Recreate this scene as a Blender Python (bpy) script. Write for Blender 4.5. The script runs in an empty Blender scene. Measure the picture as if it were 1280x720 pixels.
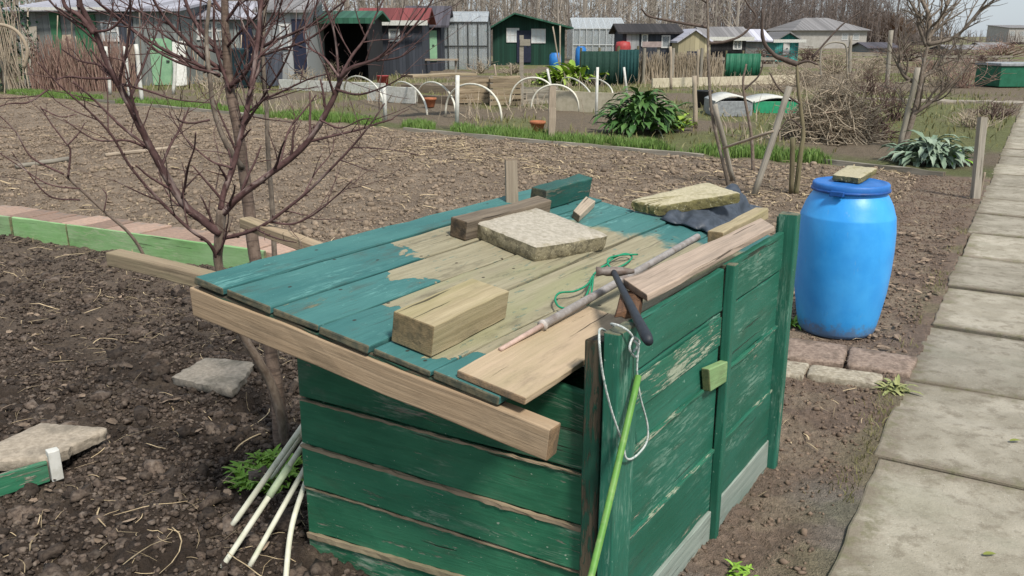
import bpy, math, random
import numpy as np
from mathutils import Vector
random.seed(7); RNG=np.random.default_rng(11)
SC=bpy.context.scene; COL=SC.collection
# ------------------------------------------------------------------ camera model
F=1090.;HZ=45.;H=1.65
TH=math.atan((360-HZ)/F);CT,ST=math.cos(TH),math.sin(TH)
EYE=np.array([0,0,H])
def ray(px,py):
    a=(px-640)/F;b=(py-360)/F
    return np.array([a,CT-b*ST,-ST-b*CT])
def G(px,py,z=0.):
    d=ray(px,py);return EYE+d*((z-H)/d[2])
def P(px,py,Y):
    d=ray(px,py);return EYE+d*(Y/d[1])
def PL(px,py,p0,n):
    d=ray(px,py);return EYE+d*(np.dot(p0-EYE,n)/np.dot(d,n))
def rad(a):return math.radians(a)
U=np.array([math.sin(rad(33.5)),math.cos(rad(33.5)),0]);V=np.array([-math.sin(rad(60)),math.cos(rad(60)),0]);ZV=np.array([0,0,1.])
O=np.array([.256,2.02,0])
NU=np.array([V[1],-V[0],0]);NU/=np.dot(NU,U)
NV=np.array([-U[1],U[0],0]);NV/=np.dot(NV,V)
def B(u,v,z):return O+u*U+v*V+z*ZV
def W(px,py,v=0.):return PL(px,py,O+v*V,NV)
def FR(px,py,u=0.):return PL(px,py,O+u*U,NU)
LZ0,LS=.79,.153
NL=ZV-LS*NV;NL/=np.linalg.norm(NL)
def L(px,py,h=0.):return PL(px,py,B(0,0,LZ0)+NL*h,NL)
# ------------------------------------------------------------------ noise
def _h(ix,iy,s):
    n=(ix*374761393+iy*668265263+s*974634777)&0xffffffff
    n=((n^(n>>13))*1274126177)&0xffffffff
    return ((n^(n>>16))&0xffff)/65535.
def vn(x,y,s=0):
    ix=np.floor(x).astype(np.int64);iy=np.floor(y).astype(np.int64)
    fx=x-ix;fy=y-iy;fx=fx*fx*(3-2*fx);fy=fy*fy*(3-2*fy)
    a=_h(ix,iy,s)*(1-fx)+_h(ix+1,iy,s)*fx;b=_h(ix,iy+1,s)*(1-fx)+_h(ix+1,iy+1,s)*fx
    return a*(1-fy)+b*fy
def fbm(x,y,s=0,o=4):
    r=0;a=.5
    for i in range(o):
        r=r+a*vn(x*2**i+i*17.3,y*2**i-i*9.1,s+i);a*=.5
    return r
def sst(a,b,x):
    t=np.clip((x-a)/(b-a),0,1);return t*t*(3-2*t)
# ------------------------------------------------------------------ object helpers
def tag(o,label=None,cat=None,group=None,kind=None):
    if label:o['label']=label
    if cat:o['category']=cat
    if group:o['group']=group
    if kind:o['kind']=kind
    return o
def thing(name,label,cat,loc=(0,0,0),group=None):
    o=bpy.data.objects.new(name,None);COL.objects.link(o);o.location=Vector(loc);o.empty_display_size=.1
    return tag(o,label,cat,group)
def copy_tree(o,loc,label=None,rz=None):
    c=o.copy();COL.objects.link(c);c.location=Vector(loc)
    if rz is not None:c.rotation_euler=(0,0,rz)
    if label:c['label']=label
    for ch in list(o.children):
        d=ch.copy();COL.objects.link(d);d.parent=c
        for g in list(ch.children):
            e=g.copy();COL.objects.link(e);e.parent=d
    return c
def wloc(o):
    v=np.zeros(3)
    while o is not None:
        v=v+np.array(o.location);o=o.parent
    return v
class MB:
    def __init__(s):s.v=[];s.f=[];s.gc=[];s.rn=[];s.pe=[];s.n=0
    def add(s,v,f,gc=None,rn=None,pe=(9,99,0)):
        v=np.asarray(v,float);k=len(v)
        s.v.append(v);s.f.extend([tuple(i+s.n for i in q) for q in f])
        s.gc.append(np.asarray(gc,float) if gc is not None else v.copy())
        r=random.random() if rn is None else rn
        s.rn.append(np.full(k,r) if np.isscalar(r) else np.asarray(r));s.pe.append(np.tile(np.array(pe,float),(k,1)));s.n+=k
    def hexa(s,c,n=1,jit=0.,rn=None,pe=(9,99),off=None):
        """c: 8 corners, bottom loop 0..3 then top loop; length runs 0->1 (and 3->2)"""
        c=np.asarray(c,float)
        ln=np.linalg.norm(c[1]-c[0]);wd=np.linalg.norm(c[3]-c[0]);ht=np.linalg.norm(c[4]-c[0])
        vs=[];gs=[];off=random.random()*40 if off is None else off;pe=(pe[0],pe[1],ln)
        for i in range(n+1):
            t=i/n
            for (a,b,gy,gz) in ((0,1,0,0),(3,2,wd,0),(7,6,wd,ht),(4,5,0,ht)):
                p=c[a]*(1-t)+c[b]*t
                if jit:p=p+np.array([random.gauss(0,jit) for _ in range(3)])
                vs.append(p);gs.append((t*ln,gy+off,gz+off*.7))
        f=[(3,2,1,0)]
        for i in range(n):
            a=4*i;b=a+4
            for k in range(4):f.append((a+k,a+(k+1)%4,b+(k+1)%4,b+k))
        a=4*n;f.append((a,a+1,a+2,a+3))
        s.add(vs,f,gs,rn,pe)
    def bar(s,a,b,w,h,up=ZV,n=1,jit=0.,rn=None,pe=(9,99,0)):
        """bar with axis a->b, width w (sideways) height h (along up), a,b on the bottom centre line"""
        a=np.asarray(a,float);b=np.asarray(b,float);d=b-a;d/=np.linalg.norm(d)
        sd=np.cross(d,up);sd/=np.linalg.norm(sd);u2=np.cross(sd,d)
        s.hexa([a-sd*w/2,b-sd*w/2,b+sd*w/2,a+sd*w/2,a-sd*w/2+u2*h,b-sd*w/2+u2*h,b+sd*w/2+u2*h,a+sd*w/2+u2*h],n,jit,rn,pe)
    def box(s,lo,hi,rn=None):
        x0,y0,z0=lo;x1,y1,z1=hi
        s.hexa([(x0,y0,z0),(x1,y0,z0),(x1,y1,z0),(x0,y1,z0),(x0,y0,z1),(x1,y0,z1),(x1,y1,z1),(x0,y1,z1)],rn=rn)
    def prism(s,top,dvec,rn=None,n=1):
        """polygon top extruded by dvec (downwards)"""
        t=np.asarray(top,float);k=len(t);b=t+np.asarray(dvec)
        nn=np.cross(t[1]-t[0],t[2]-t[0])
        f=[tuple(range(k)),tuple(range(2*k-1,k-1,-1))]+[(i,k+i,k+(i+1)%k,(i+1)%k) for i in range(k)]
        if np.dot(nn,dvec)>0:f=[tuple(reversed(q)) for q in f]
        s.add(np.vstack([t,b]),f,None,rn)
    def tube(s,pts,rad_,k=6,rn=None,cap=True):
        pts=np.asarray(pts,float);n=len(pts);r=np.broadcast_to(np.asarray(rad_,float),(n,))
        t=np.gradient(pts,axis=0);t/=np.maximum(np.linalg.norm(t,axis=1),1e-9)[:,None]
        ref=np.array([.31,.2,.93]) if abs(t[0][2])<.9 else np.array([.95,.2,.1])
        vs=[];gs=[];ac=0.;off=random.random()*30
        a=np.arange(k)/k*2*math.pi
        u0=np.cross(t[0],ref);u0/=np.linalg.norm(u0)
        for i in range(n):
            u0=u0-t[i]*np.dot(u0,t[i]);u0/=np.linalg.norm(u0);w=np.cross(t[i],u0)
            if i:ac+=np.linalg.norm(pts[i]-pts[i-1])
            ring=pts[i]+r[i]*(np.cos(a)[:,None]*u0+np.sin(a)[:,None]*w)
            vs.append(ring);gs.append(np.stack([np.full(k,ac),off+r[i]*np.cos(a),off+r[i]*np.sin(a)],1))
        f=[(i*k+j,i*k+(j+1)%k,(i+1)*k+(j+1)%k,(i+1)*k+j) for i in range(n-1) for j in range(k)]
        if cap:f+= [tuple(range(k-1,-1,-1)),tuple(range((n-1)*k,n*k))]
        s.add(np.vstack(vs),f,np.vstack(gs),rn)
    def lathe(s,c,prof,k=40,rn=0.5,axis=None):
        c=np.asarray(c,float);a=np.arange(k)/k*2*math.pi;vs=[]
        for (r,z) in prof:vs.append(c+np.stack([r*np.cos(a),r*np.sin(a),np.full(k,z)],1))
        n=len(prof)
        f=[(i*k+j,i*k+(j+1)%k,(i+1)*k+(j+1)%k,(i+1)*k+j) for i in range(n-1) for j in range(k)]
        f+= [tuple(range(k-1,-1,-1)),tuple(range((n-1)*k,n*k))]
        s.add(np.vstack(vs),f,None,rn)
    def leaf(s,a,d,ln,wd,droop=.4,n=5,rn=None,shape='leaf',up=ZV,fold=.15):
        """arched leaf blade from point a, starting direction d"""
        a=np.asarray(a,float);d=np.asarray(d,float);d=d/np.linalg.norm(d);p=a.copy();vs=[]
        sd=np.cross(d,up);sd/=max(np.linalg.norm(sd),1e-6)
        for i in range(n+1):
            t=i/n
            if shape=='blade':w=wd*(1-t)**.6*.5
            elif shape=='cut':w=wd*.5*(math.sin(math.pi*min(1,.08+t*.95))**.7)*(1.15 if i%2 else .72)
            else:w=wd*.5*math.sin(math.pi*min(1,.1+t*.9))**.8
            nn=np.cross(sd,d)
            vs+= [p-sd*w+nn*w*fold*2,p.copy(),p+sd*w+nn*w*fold*2]
            d=d-up*droop/n*(.6+t);d/=np.linalg.norm(d);p=p+d*ln/n
        f=[]
        for i in range(n):
            b=3*i;f+=[(b,b+1,b+4,b+3),(b+1,b+2,b+5,b+4)]
        s.add(vs,f,None,rn)
    def build(s,name,mat,parent=None,bevel=0.,smooth=False,seg=2,sub=0):
        v=np.vstack(s.v)
        off=wloc(parent) if parent is not None else np.zeros(3)
        o=mesh_np(name,v-off,s.f,mat,parent,smooth,dict(gc=np.vstack(s.gc),pe=np.vstack(s.pe)),dict(rnd=np.concatenate(s.rn)))
        if bevel:
            m=o.modifiers.new('bevel','BEVEL');m.width=bevel;m.segments=seg;m.limit_method='ANGLE';m.angle_limit=rad(40)
        return o
def mesh_np(name,v,f,mat,parent=None,smooth=False,vec={},flt={},colr={}):
    me=bpy.data.meshes.new(name)
    v=np.asarray(v,np.float32)
    if isinstance(f,np.ndarray):
        k=f.shape[1];me.vertices.add(len(v));me.vertices.foreach_set('co',v.ravel())
        me.loops.add(f.size);me.loops.foreach_set('vertex_index',f.astype(np.int32).ravel())
        me.polygons.add(len(f));me.polygons.foreach_set('loop_start',np.arange(0,f.size,k,dtype=np.int32))
        me.update(calc_edges=True)
    else:
        me.from_pydata(v.tolist(),[],f);me.update()
    for n,d in vec.items():
        at=me.attributes.new(n,'FLOAT_VECTOR','POINT');at.data.foreach_set('vector',np.asarray(d,np.float32).ravel())
    for n,d in flt.items():
        at=me.attributes.new(n,'FLOAT','POINT');at.data.foreach_set('value',np.asarray(d,np.float32).ravel())
    for n,d in colr.items():
        at=me.attributes.new(n,'FLOAT_COLOR','POINT');at.data.foreach_set('color',np.hstack([np.asarray(d,np.float32),np.ones((len(d),1),np.float32)]).ravel())
    if smooth:me.polygons.foreach_set('use_smooth',np.ones(len(me.polygons),bool))
    me.materials.append(mat)
    o=bpy.data.objects.new(name,me);COL.objects.link(o)
    if parent is not None:o.parent=parent
    return o
def drop(o):
    """move a mesh thing's origin to its own base centre"""
    me=o.data;n=len(me.vertices);a=np.empty(n*3,np.float32);me.vertices.foreach_get('co',a);a=a.reshape(-1,3)
    c=(a.min(0)+a.max(0))/2;c[2]=a[:,2].min();me.vertices.foreach_set('co',(a-c).ravel());me.update();o.location=Vector(c.astype(float));return o
# ------------------------------------------------------------------ materials
class NT:
    def __init__(s,name):
        s.m=bpy.data.materials.new(name);s.m.use_nodes=True;s.t=s.m.node_tree;s.b=s.t.nodes['Principled BSDF']
    def nd(s,ty,**k):
        n=s.t.nodes.new(ty)
        for a,b in k.items():setattr(n,a,b)
        return n
    def ln(s,a,b):s.t.links.new(a,b)
    def put(s,sock,val):
        if hasattr(val,'is_linked'):s.ln(val,sock)
        else:sock.default_value=val
    def attr(s,n,out='Vector'):
        a=s.nd('ShaderNodeAttribute',attribute_name=n);return a.outputs[out]
    def obj(s):return s.nd('ShaderNodeTexCoord').outputs['Object']
    def geo(s):return s.nd('ShaderNodeNewGeometry').outputs['Position']
    def mapv(s,v,sc,loc=(0,0,0)):
        m=s.nd('ShaderNodeMapping');m.inputs['Scale'].default_value=sc;m.inputs['Location'].default_value=loc;s.ln(v,m.inputs['Vector']);return m.outputs[0]
    def noise(s,v,scale=1.,det=5.,rough=.6,dist=0.):
        n=s.nd('ShaderNodeTexNoise');s.ln(v,n.inputs['Vector']);n.inputs['Scale'].default_value=scale;n.inputs['Detail'].default_value=det;n.inputs['Roughness'].default_value=rough;n.inputs['Distortion'].default_value=dist;return n.outputs['Fac']
    def math(s,op,a,b=0.,c=None,clamp=False):
        n=s.nd('ShaderNodeMath',operation=op,use_clamp=clamp);s.put(n.inputs[0],a);s.put(n.inputs[1],b)
        if c is not None:s.put(n.inputs[2],c)
        return n.outputs[0]
    def ss(s,x,a,b):
        n=s.nd('ShaderNodeMapRange',interpolation_type='SMOOTHSTEP');s.put(n.inputs[0],x);s.put(n.inputs[1],a);s.put(n.inputs[2],b);return n.outputs[0]
    def mix(s,f,a,b,bt='MIX'):
        n=s.nd('ShaderNodeMix',data_type='RGBA',blend_type=bt);s.put(n.inputs[0],f)
        for i,q in ((6,a),(7,b)):
            if isinstance(q,tuple):n.inputs[i].default_value=(*q,1)
            else:s.put(n.inputs[i],q)
        return n.outputs[2]
    def bump(s,h,st=.3,d=.005):
        n=s.nd('ShaderNodeBump');n.inputs['Strength'].default_value=st;n.inputs['Distance'].default_value=d;s.ln(h,n.inputs['Height']);s.ln(n.outputs[0],s.b.inputs['Normal'])
    def fin(s,col,rough=.8,spec=.3):
        s.put(s.b.inputs['Base Color'],col if not isinstance(col,tuple) else (*col,1));s.put(s.b.inputs['Roughness'],rough);s.b.inputs['Specular IOR Level'].default_value=spec;return s.m
def wood(name,c1,c2,paint=None,wear=.5,ends=False,rough=.8,c3=None,gs=1.,rv=.35,paint2=None,scuff=None,nails=0.,dirt=.35,ck=.8):
    """grained wood along gc.x with dark end grain, cracks and dirt; optional worn paint; ends=True uses the per-plank paint limits"""
    n=NT(name);g=n.attr('gc');r=n.attr('rnd','Fac')
    sp=n.nd('ShaderNodeSeparateXYZ');n.ln(g,sp.inputs[0]);pe=n.nd('ShaderNodeSeparateXYZ');n.ln(n.attr('pe'),pe.inputs[0])
    fine=n.noise(n.mapv(g,(3*gs,75*gs,75*gs)),1,6,.65,.4)
    big=n.noise(n.mapv(g,(1.3,7,7)),1,4,.6)
    col=n.mix(n.ss(fine,.32,.7),c1,c2)
    if c3:col=n.mix(n.math('MULTIPLY',n.ss(big,.45,.7),.75),col,c3)
    crack=n.ss(n.noise(n.mapv(g,(1.6,48,48),(9,2,4)),1,4,.55,.25),.655,.69)
    bright=n.math('MULTIPLY_ADD',r,rv,1-rv/2)
    col=n.mix(1.,col,bright_rgb(n,bright),'MULTIPLY')
    hgt=fine;ro=rough
    if paint:
        pn=n.noise(n.mapv(g,(9,95,95)),1,6,.75,.5);pb=n.noise(n.mapv(g,(2.2,8,8),(3,1,2)),1,6,.7)
        m=n.math('ADD',n.math('MULTIPLY',pn,.5),n.math('MULTIPLY',pb,.5))
        mask=n.ss(m,wear-.02,wear+.02)       # 1 = paint is left
        if ends:
            wob=n.math('MULTIPLY',n.math('SUBTRACT',n.noise(n.mapv(g,(8,11,11)),1,6,.55,.5),.5),.46)
            x=n.math('ADD',sp.outputs[0],wob)
            inn=n.math('MAXIMUM',n.ss(n.math('SUBTRACT',pe.outputs[0],x),-.004,.004),n.ss(n.math('SUBTRACT',x,pe.outputs[1]),-.06,.06))
            rem=n.ss(n.noise(n.mapv(g,(14,60,60),(2,7,1)),1,6,.7),.6,.64)
            mask=n.math('MULTIPLY',mask,n.math('MAXIMUM',inn,n.math('MULTIPLY',rem,.45)))
        pv=n.noise(n.mapv(g,(2,6,6),(5,5,5)),1,5,.65)
        pc=n.mix(n.ss(pv,.3,.7),paint,paint2 if paint2 else tuple(min(1,c*1.45+.008) for c in paint))
        pc=n.mix(n.math('MULTIPLY',n.ss(fine,.45,.75),.3),pc,tuple(c*.5 for c in paint))
        if scuff:
            pc=n.mix(n.math('MULTIPLY',n.ss(n.noise(n.mapv(g,(2.6,5,5),(8,1,6)),1,5,.65),.50,.70),.3),pc,tuple(q*.5+.02 for q in scuff))if scuff[0]>.2 else pc
            sf=n.ss(n.noise(n.mapv(g,(10,75,75),(1,8,3)),1,6,.75,.9),.47,.62);sb=n.ss(n.noise(n.mapv(g,(1.8,6,6),(7,3,3)),1,5,.7),.50,.64)
            pc=n.mix(n.math('MULTIPLY',n.math('MULTIPLY',sf,sb),.75),pc,scuff)
            pc=n.mix(n.math('MULTIPLY',n.ss(n.noise(n.mapv(g,(60,90,90)),1,2,.5),.725,.755),.8),pc,scuff)
        pc=n.mix(1.,pc,bright_rgb(n,bright),'MULTIPLY')
        col=n.mix(mask,col,pc);hgt=n.math('ADD',n.math('MULTIPLY',fine,.6),n.math('MULTIPLY',mask,.7));ro=n.math('MULTIPLY_ADD',mask,-.2,rough)
    dk=n.math('MULTIPLY',n.ss(n.noise(n.mapv(g,(4,14,14),(4,4,9)),1,6,.7),.52,.72),dirt)
    col=n.mix(dk,col,(.07,.058,.04))
    col=n.mix(n.math('MULTIPLY',crack,ck),col,(.025,.02,.015))
    hgt=n.math('SUBTRACT',hgt,n.math('MULTIPLY',crack,1.4*ck))
    if nails:
        vo=n.nd('ShaderNodeTexVoronoi',voronoi_dimensions='2D');n.ln(n.mapv(g,(nails,nails*1.6,1)),vo.inputs['Vector']);vo.inputs['Scale'].default_value=1
        col=n.mix(n.math('MULTIPLY',n.ss(vo.outputs['Distance'],.035,.02),.85),col,(.03,.022,.016))
    # end grain
    em=n.math('MAXIMUM',n.ss(sp.outputs[0],.0035,.0015),n.ss(n.math('SUBTRACT',pe.outputs[2],sp.outputs[0]),.0035,.0015))
    em=n.math('MULTIPLY',em,n.math('GREATER_THAN',pe.outputs[2],.01))
    ring=n.math('SINE',n.math('MULTIPLY',n.math('ADD',n.math('MULTIPLY_ADD',sp.outputs[2],1.3,sp.outputs[1]),n.math('MULTIPLY',big,.05)),700))
    ec=n.mix(n.math('MULTIPLY_ADD',ring,.25,.5),tuple(q*w_ for q,w_ in zip(c1,(.40,.34,.28))),tuple(q*w_ for q,w_ in zip(c1,(.6,.53,.46))))
    ec=n.mix(n.ss(n.noise(n.mapv(g,(30,30,30)),1,4,.6),.4,.65),ec,tuple(q*.3 for q in c2))
    col=n.mix(n.math('MULTIPLY',em,.85),col,ec)
    n.bump(hgt,.6,.005);return n.fin(col,ro,.25)
def bright_rgb(n,v):
    c=n.nd('ShaderNodeCombineColor');
    for i in range(3):n.ln(v,c.inputs[i])
    return c.outputs[0]
def plain(name,c,c2=None,sc=12,rough=.7,rv=.25,bs=.25,bd=.004,spec=.3,c3=None,s3=3,det=6,t3=(.5,.68),side=None):
    n=NT(name);v=n.obj();r=n.attr('rnd','Fac');f=n.noise(v,sc,det,.65)
    col=n.mix(n.ss(f,.35,.65),c,c2 if c2 else tuple(x*.75 for x in c))
    if c3:col=n.mix(n.ss(n.noise(v,s3,5,.65),*t3),col,c3)
    if side:      # lichen and moss growing on the edges of the slab
        ge=n.nd('ShaderNodeNewGeometry');sz=n.nd('ShaderNodeSeparateXYZ');n.ln(ge.outputs['True Normal'],sz.inputs[0])
        sm=n.ss(n.math('ADD',sz.outputs[2],n.math('MULTIPLY',n.math('SUBTRACT',n.noise(v,40,4,.6),.5),.5)),.85,.45)
        sc_=n.mix(n.ss(n.noise(v,38,5,.7),.45,.6),side,tuple(q*.5 for q in side));sc_=n.mix(n.ss(n.noise(v,90,3,.6),.62,.68),sc_,(.5,.46,.3))
        col=n.mix(n.math('MULTIPLY',sm,.9),col,sc_)
    col=n.mix(1.,col,bright_rgb(n,n.math('MULTIPLY_ADD',r,rv,1-rv/2)),'MULTIPLY')
    if bs:n.bump(f,bs,bd)
    return n.fin(col,rough,spec)
def leafm(name,c,c2,rough=.55,tr=.25):
    n=NT(name);r=n.attr('rnd','Fac');f=n.noise(n.obj(),40,3,.6)
    col=n.mix(n.math('ADD',n.math('MULTIPLY',r,.7),n.math('MULTIPLY',f,.3),clamp=True),c,c2)
    n.b.inputs['Transmission Weight'].default_value=0
    return n.fin(col,rough,.35)
def bark(name,c1,c2,rings=False,c3=None):
    n=NT(name);g=n.attr('gc');r=n.attr('rnd','Fac')
    f=n.noise(n.mapv(g,(30,60,60)),1,5,.65);col=n.mix(n.ss(f,.35,.65),c1,c2)
    h=f
    if rings:
        w=n.noise(n.mapv(g,(110,10,10)),1,3,.6,.3);col=n.mix(n.math('MULTIPLY',n.ss(w,.5,.62),.6),col,c3);h=n.math('ADD',n.math('MULTIPLY',w,1.2),n.math('MULTIPLY',f,.4))
    if c3 and not rings:col=n.mix(n.ss(n.noise(n.mapv(g,(9,25,25)),1,3),.55,.7),col,c3)
    col=n.mix(1.,col,bright_rgb(n,n.math('MULTIPLY_ADD',r,.4,.8)),'MULTIPLY')
    n.bump(h,.5,.003);return n.fin(col,.75,.25)
def glassm(name,c,rough=.15):
    n=NT(name);n.b.inputs['Alpha'].default_value=.28;return n.fin(c,rough,.6)
M={}
M['lid']=wood('lid_paint',(.315,.285,.195),(.235,.21,.14),(.038,.135,.132),.365,True,.85,(.25,.25,.14),paint2=(.06,.178,.168),scuff=(.13,.3,.28),nails=4.,dirt=.5,ck=.35)
M['green']=wood('green_paint',(.36,.34,.27),(.22,.2,.155),(.02,.125,.066),.405,False,.75,None,rv=.5,paint2=(.045,.2,.108),scuff=(.38,.44,.35),dirt=.25)
M['green_side']=wood('green_side_paint',(.33,.34,.25),(.2,.2,.15),(.017,.108,.068),.38,False,.7,None,rv=.45,paint2=(.028,.145,.1),scuff=(.2,.33,.26),dirt=.2)
M['green_worn']=wood('green_worn_paint',(.36,.4,.3),(.23,.27,.19),(.014,.1,.07),.46,False,.75,None,rv=.3,paint2=(.03,.15,.09))
M['base']=wood('grey_green_board',(.27,.31,.27),(.19,.23,.2),None,c3=(.14,.2,.17))
M['dark_wood']=wood('dark_post_wood',(.09,.075,.05),(.05,.042,.03),(.008,.05,.032),.5,False,.85)
M['tan']=wood('fresh_pine',(.41,.305,.2),(.33,.24,.152),None,c3=(.29,.205,.13),rv=.1)
M['tanboard']=wood('tan_board',(.48,.37,.255),(.40,.305,.21),None,c3=(.34,.28,.17),rv=.1)
M['greyboard']=wood('grey_board',(.46,.36,.28),(.3,.235,.185),None,c3=(.27,.22,.175),rv=.2)
M['oldwood']=wood('old_pale_wood',(.36,.28,.19),(.23,.18,.12),None,c3=(.28,.245,.15),rv=.3)
M['olive']=wood('olive_block_wood',(.42,.35,.22),(.29,.235,.14),None,c3=(.27,.24,.12),rv=.1,gs=.7)
M['darkbeam']=wood('dark_beam',(.21,.17,.125),(.1,.08,.06),None,c3=(.1,.075,.06),rv=.2)
M['greenbeam']=wood('green_beam',(.2,.2,.15),(.1,.1,.08),(.014,.075,.06),.44,False,.7)
M['stakew']=wood('pale_stake_wood',(.4,.33,.25),(.26,.21,.16),None,c3=(.3,.26,.2),rv=.3)
M['greystake']=wood('grey_stake_wood',(.33,.3,.25),(.2,.18,.15),None,c3=(.23,.21,.16),rv=.4)
M['mossstake']=wood('mossy_stake_wood',(.2,.17,.1),(.11,.095,.06),None,c3=(.13,.14,.06),rv=.4)
M['lime']=wood('lime_paint_board',(.4,.42,.27),(.3,.31,.2),(.21,.42,.155),.40,False,.7,None,rv=.3,paint2=(.32,.5,.25),scuff=(.45,.5,.33))
M['white']=plain('white_paint',(.62,.62,.58),(.48,.48,.43),14,.5,.15,.1)
M['slabc']=plain('pale_concrete',(.46,.42,.35),(.33,.3,.24),55,.9,.1,.9,.006,.2,(.25,.225,.15),9,t3=(.6,.78),side=(.27,.235,.15))
M['slabm']=plain('mossy_concrete',(.47,.425,.3),(.37,.335,.22),60,.9,.15,.9,.006,.2,(.28,.255,.14),7,t3=(.55,.7),side=(.17,.15,.06))
M['slabg']=plain('grey_concrete',(.34,.3,.245),(.24,.21,.17),45,.9,.15,.8,.006,.2,(.16,.145,.115),6)
M['paver']=plain('worn_paver',(.33,.255,.205),(.2,.15,.12),50,.95,.5,.9,.006,.15,(.15,.115,.09),10)
M['paver_pale']=plain('pale_paver',(.45,.405,.32),(.28,.245,.185),50,.95,.3,.9,.006,.15,(.2,.165,.125),10)
M['brick']=plain('pink_brick',(.38,.26,.2),(.28,.2,.155),35,.9,.6,.6,.005,.2,(.24,.2,.17),5)
# ------------------------------------------------------------------ ground regions
pE=G(1035,720);PD=np.array([.51,.86]);PD/=np.linalg.norm(PD);PN=np.array([PD[1],-PD[0]])   # path direction, its right-hand normal
eA=G(0,291)[:2];eB=G(310,336)[:2];ED=(eB-eA)/np.linalg.norm(eB-eA);EN=np.array([-ED[1],ED[0]])
bA=G(0,117)[:2];bB=G(505,162)[:2];bC=G(800,190)[:2];bD=G(1120,212)[:2];bE=G(1228,224)[:2]
BX=np.array([bA[0]-8,bA[0],bB[0],bC[0],bD[0],bE[0],bE[0]+20]);BY=np.array([bA[1]+4,bA[1],bB[1],bC[1],bD[1],bE[1],bE[1]-8])
def sp_(x,y):return (x-pE[0])*PN[0]+(y-pE[1])*PN[1]
def se_(x,y):return (x-eA[0])*EN[0]+(y-eA[1])*EN[1]
def sb_(x,y):return y-np.interp(x,BX,BY)
PW=1.22
def gz(x,y):
    x=np.asarray(x,float);y=np.asarray(y,float)
    p=sp_(x,y);e=se_(x,y);b=sb_(x,y);r=np.hypot(x,y)
    near=1-sst(18,40,r)
    soil=(1-sst(-.3,.3,b))
    onpath=sst(-.30,-.06,p)*(1-sst(PW+.1,PW+.6,p))
    dark=1-sst(-.15,.25,e)
    rightside=sst(-.9,-.6,p)
    amp=(.35+.65*dark)*(1-.45*rightside)
    big=(fbm(x*2.6,y*2.6,3,2)-.38)*.10*amp
    med=(fbm(x*8,y*8,7,3)-.44)*.075*amp
    cl=(np.abs(fbm(x*20,y*20,13,3)-.44))*-.09*amp+.008*amp
    fi=((vn(x*75,y*75,19)-.5)*.012+(vn(x*40,y*40,23)-.5)*.014)*(.3+.7*amp)
    fur=np.sin((x*.86-y*.51)*7.5+fbm(x*2,y*2,5,2)*3)*.012*(1-dark)*(1-rightside)
    z=(big+med+cl+fi+fur)*soil*near*(1-onpath)
    z=z+(1-soil)*near*(fbm(x*3,y*3,31,3)-.44)*.12*(1-onpath)
    z=z+onpath*np.where(p<.015,.016,-.05)*np.where(p>PW-.02,0,1)+onpath*np.where(p>PW-.02,.016,0)+onpath*(fbm(x*9,y*9,61,3)-.44)*.03*np.where(p<.015,1,0)
    return z
def gcol(x,y):
    p=sp_(x,y);e=se_(x,y);b=sb_(x,y);r=np.hypot(x,y)
    n1=fbm(x*1.1,y*1.1,41,4)[:,None];n2=fbm(x*5,y*5,43,4)[:,None];n3=fbm(x*.35,y*.35,47,3)[:,None]
    dk=np.array([.056,.041,.031]);dk2=np.array([.145,.112,.084]);md=np.array([.275,.215,.158]);md2=np.array([.205,.157,.115])
    gr=np.array([.11,.13,.045]);br=np.array([.17,.135,.095]);yg=np.array([.2,.19,.09]);gy=np.array([.235,.21,.18]);rt=np.array([.21,.155,.118])
    D=(1-sst(-.15,.25,e))[:,None]
    far_in_bed=sst(2.2,4.2,np.hypot(x+1.2,y-1.6))[:,None]
    dark=dk*(1-sst(.42,.62,n1*.5+n2*.5))+dk2*sst(.42,.62,n1*.5+n2*.5)
    dark=dark*(1-far_in_bed*.75)+np.array([.18,.14,.108])*far_in_bed*.75
    mid=md*(1-sst(.35,.6,n2))+md2*sst(.35,.6,n2)
    soil=mid*(1-D)+dark*D
    R=sst(-1.0,-.75,p)[:,None];rr=rt*(1-sst(.4,.6,n2))+md*sst(.4,.6,n2)*1
    ng=(1-sst(3.0,3.9,y))[:,None]*sst(.33,.5,n1)
    rr=rr*(1-ng)+gy*ng
    moss=sst(-.22,-.05,p)[:,None]*sst(.45,.58,n2)*.35
    rr=rr*(1-moss)+np.array([.12,.125,.05])*moss
    soil=soil*(1-R)+rr*R
    far=br*(1-sst(.42,.52,n3+.1*(n2-.45)))+(gr*.6+yg*.4)*sst(.42,.52,n3+.1*(n2-.45))
    s=sst(-.1,.2,b)[:,None]
    strip=(s*(1-sst(.7,1.4,b)[:,None]))
    c=soil*(1-s)+far*s
    c=c*(1-strip*.8)+gr*strip*.8
    rp=sst(PW,PW+.4,p)[:,None]*(1-s)
    return c*(1-rp)+(gr*.5+br*.5)*rp
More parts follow.
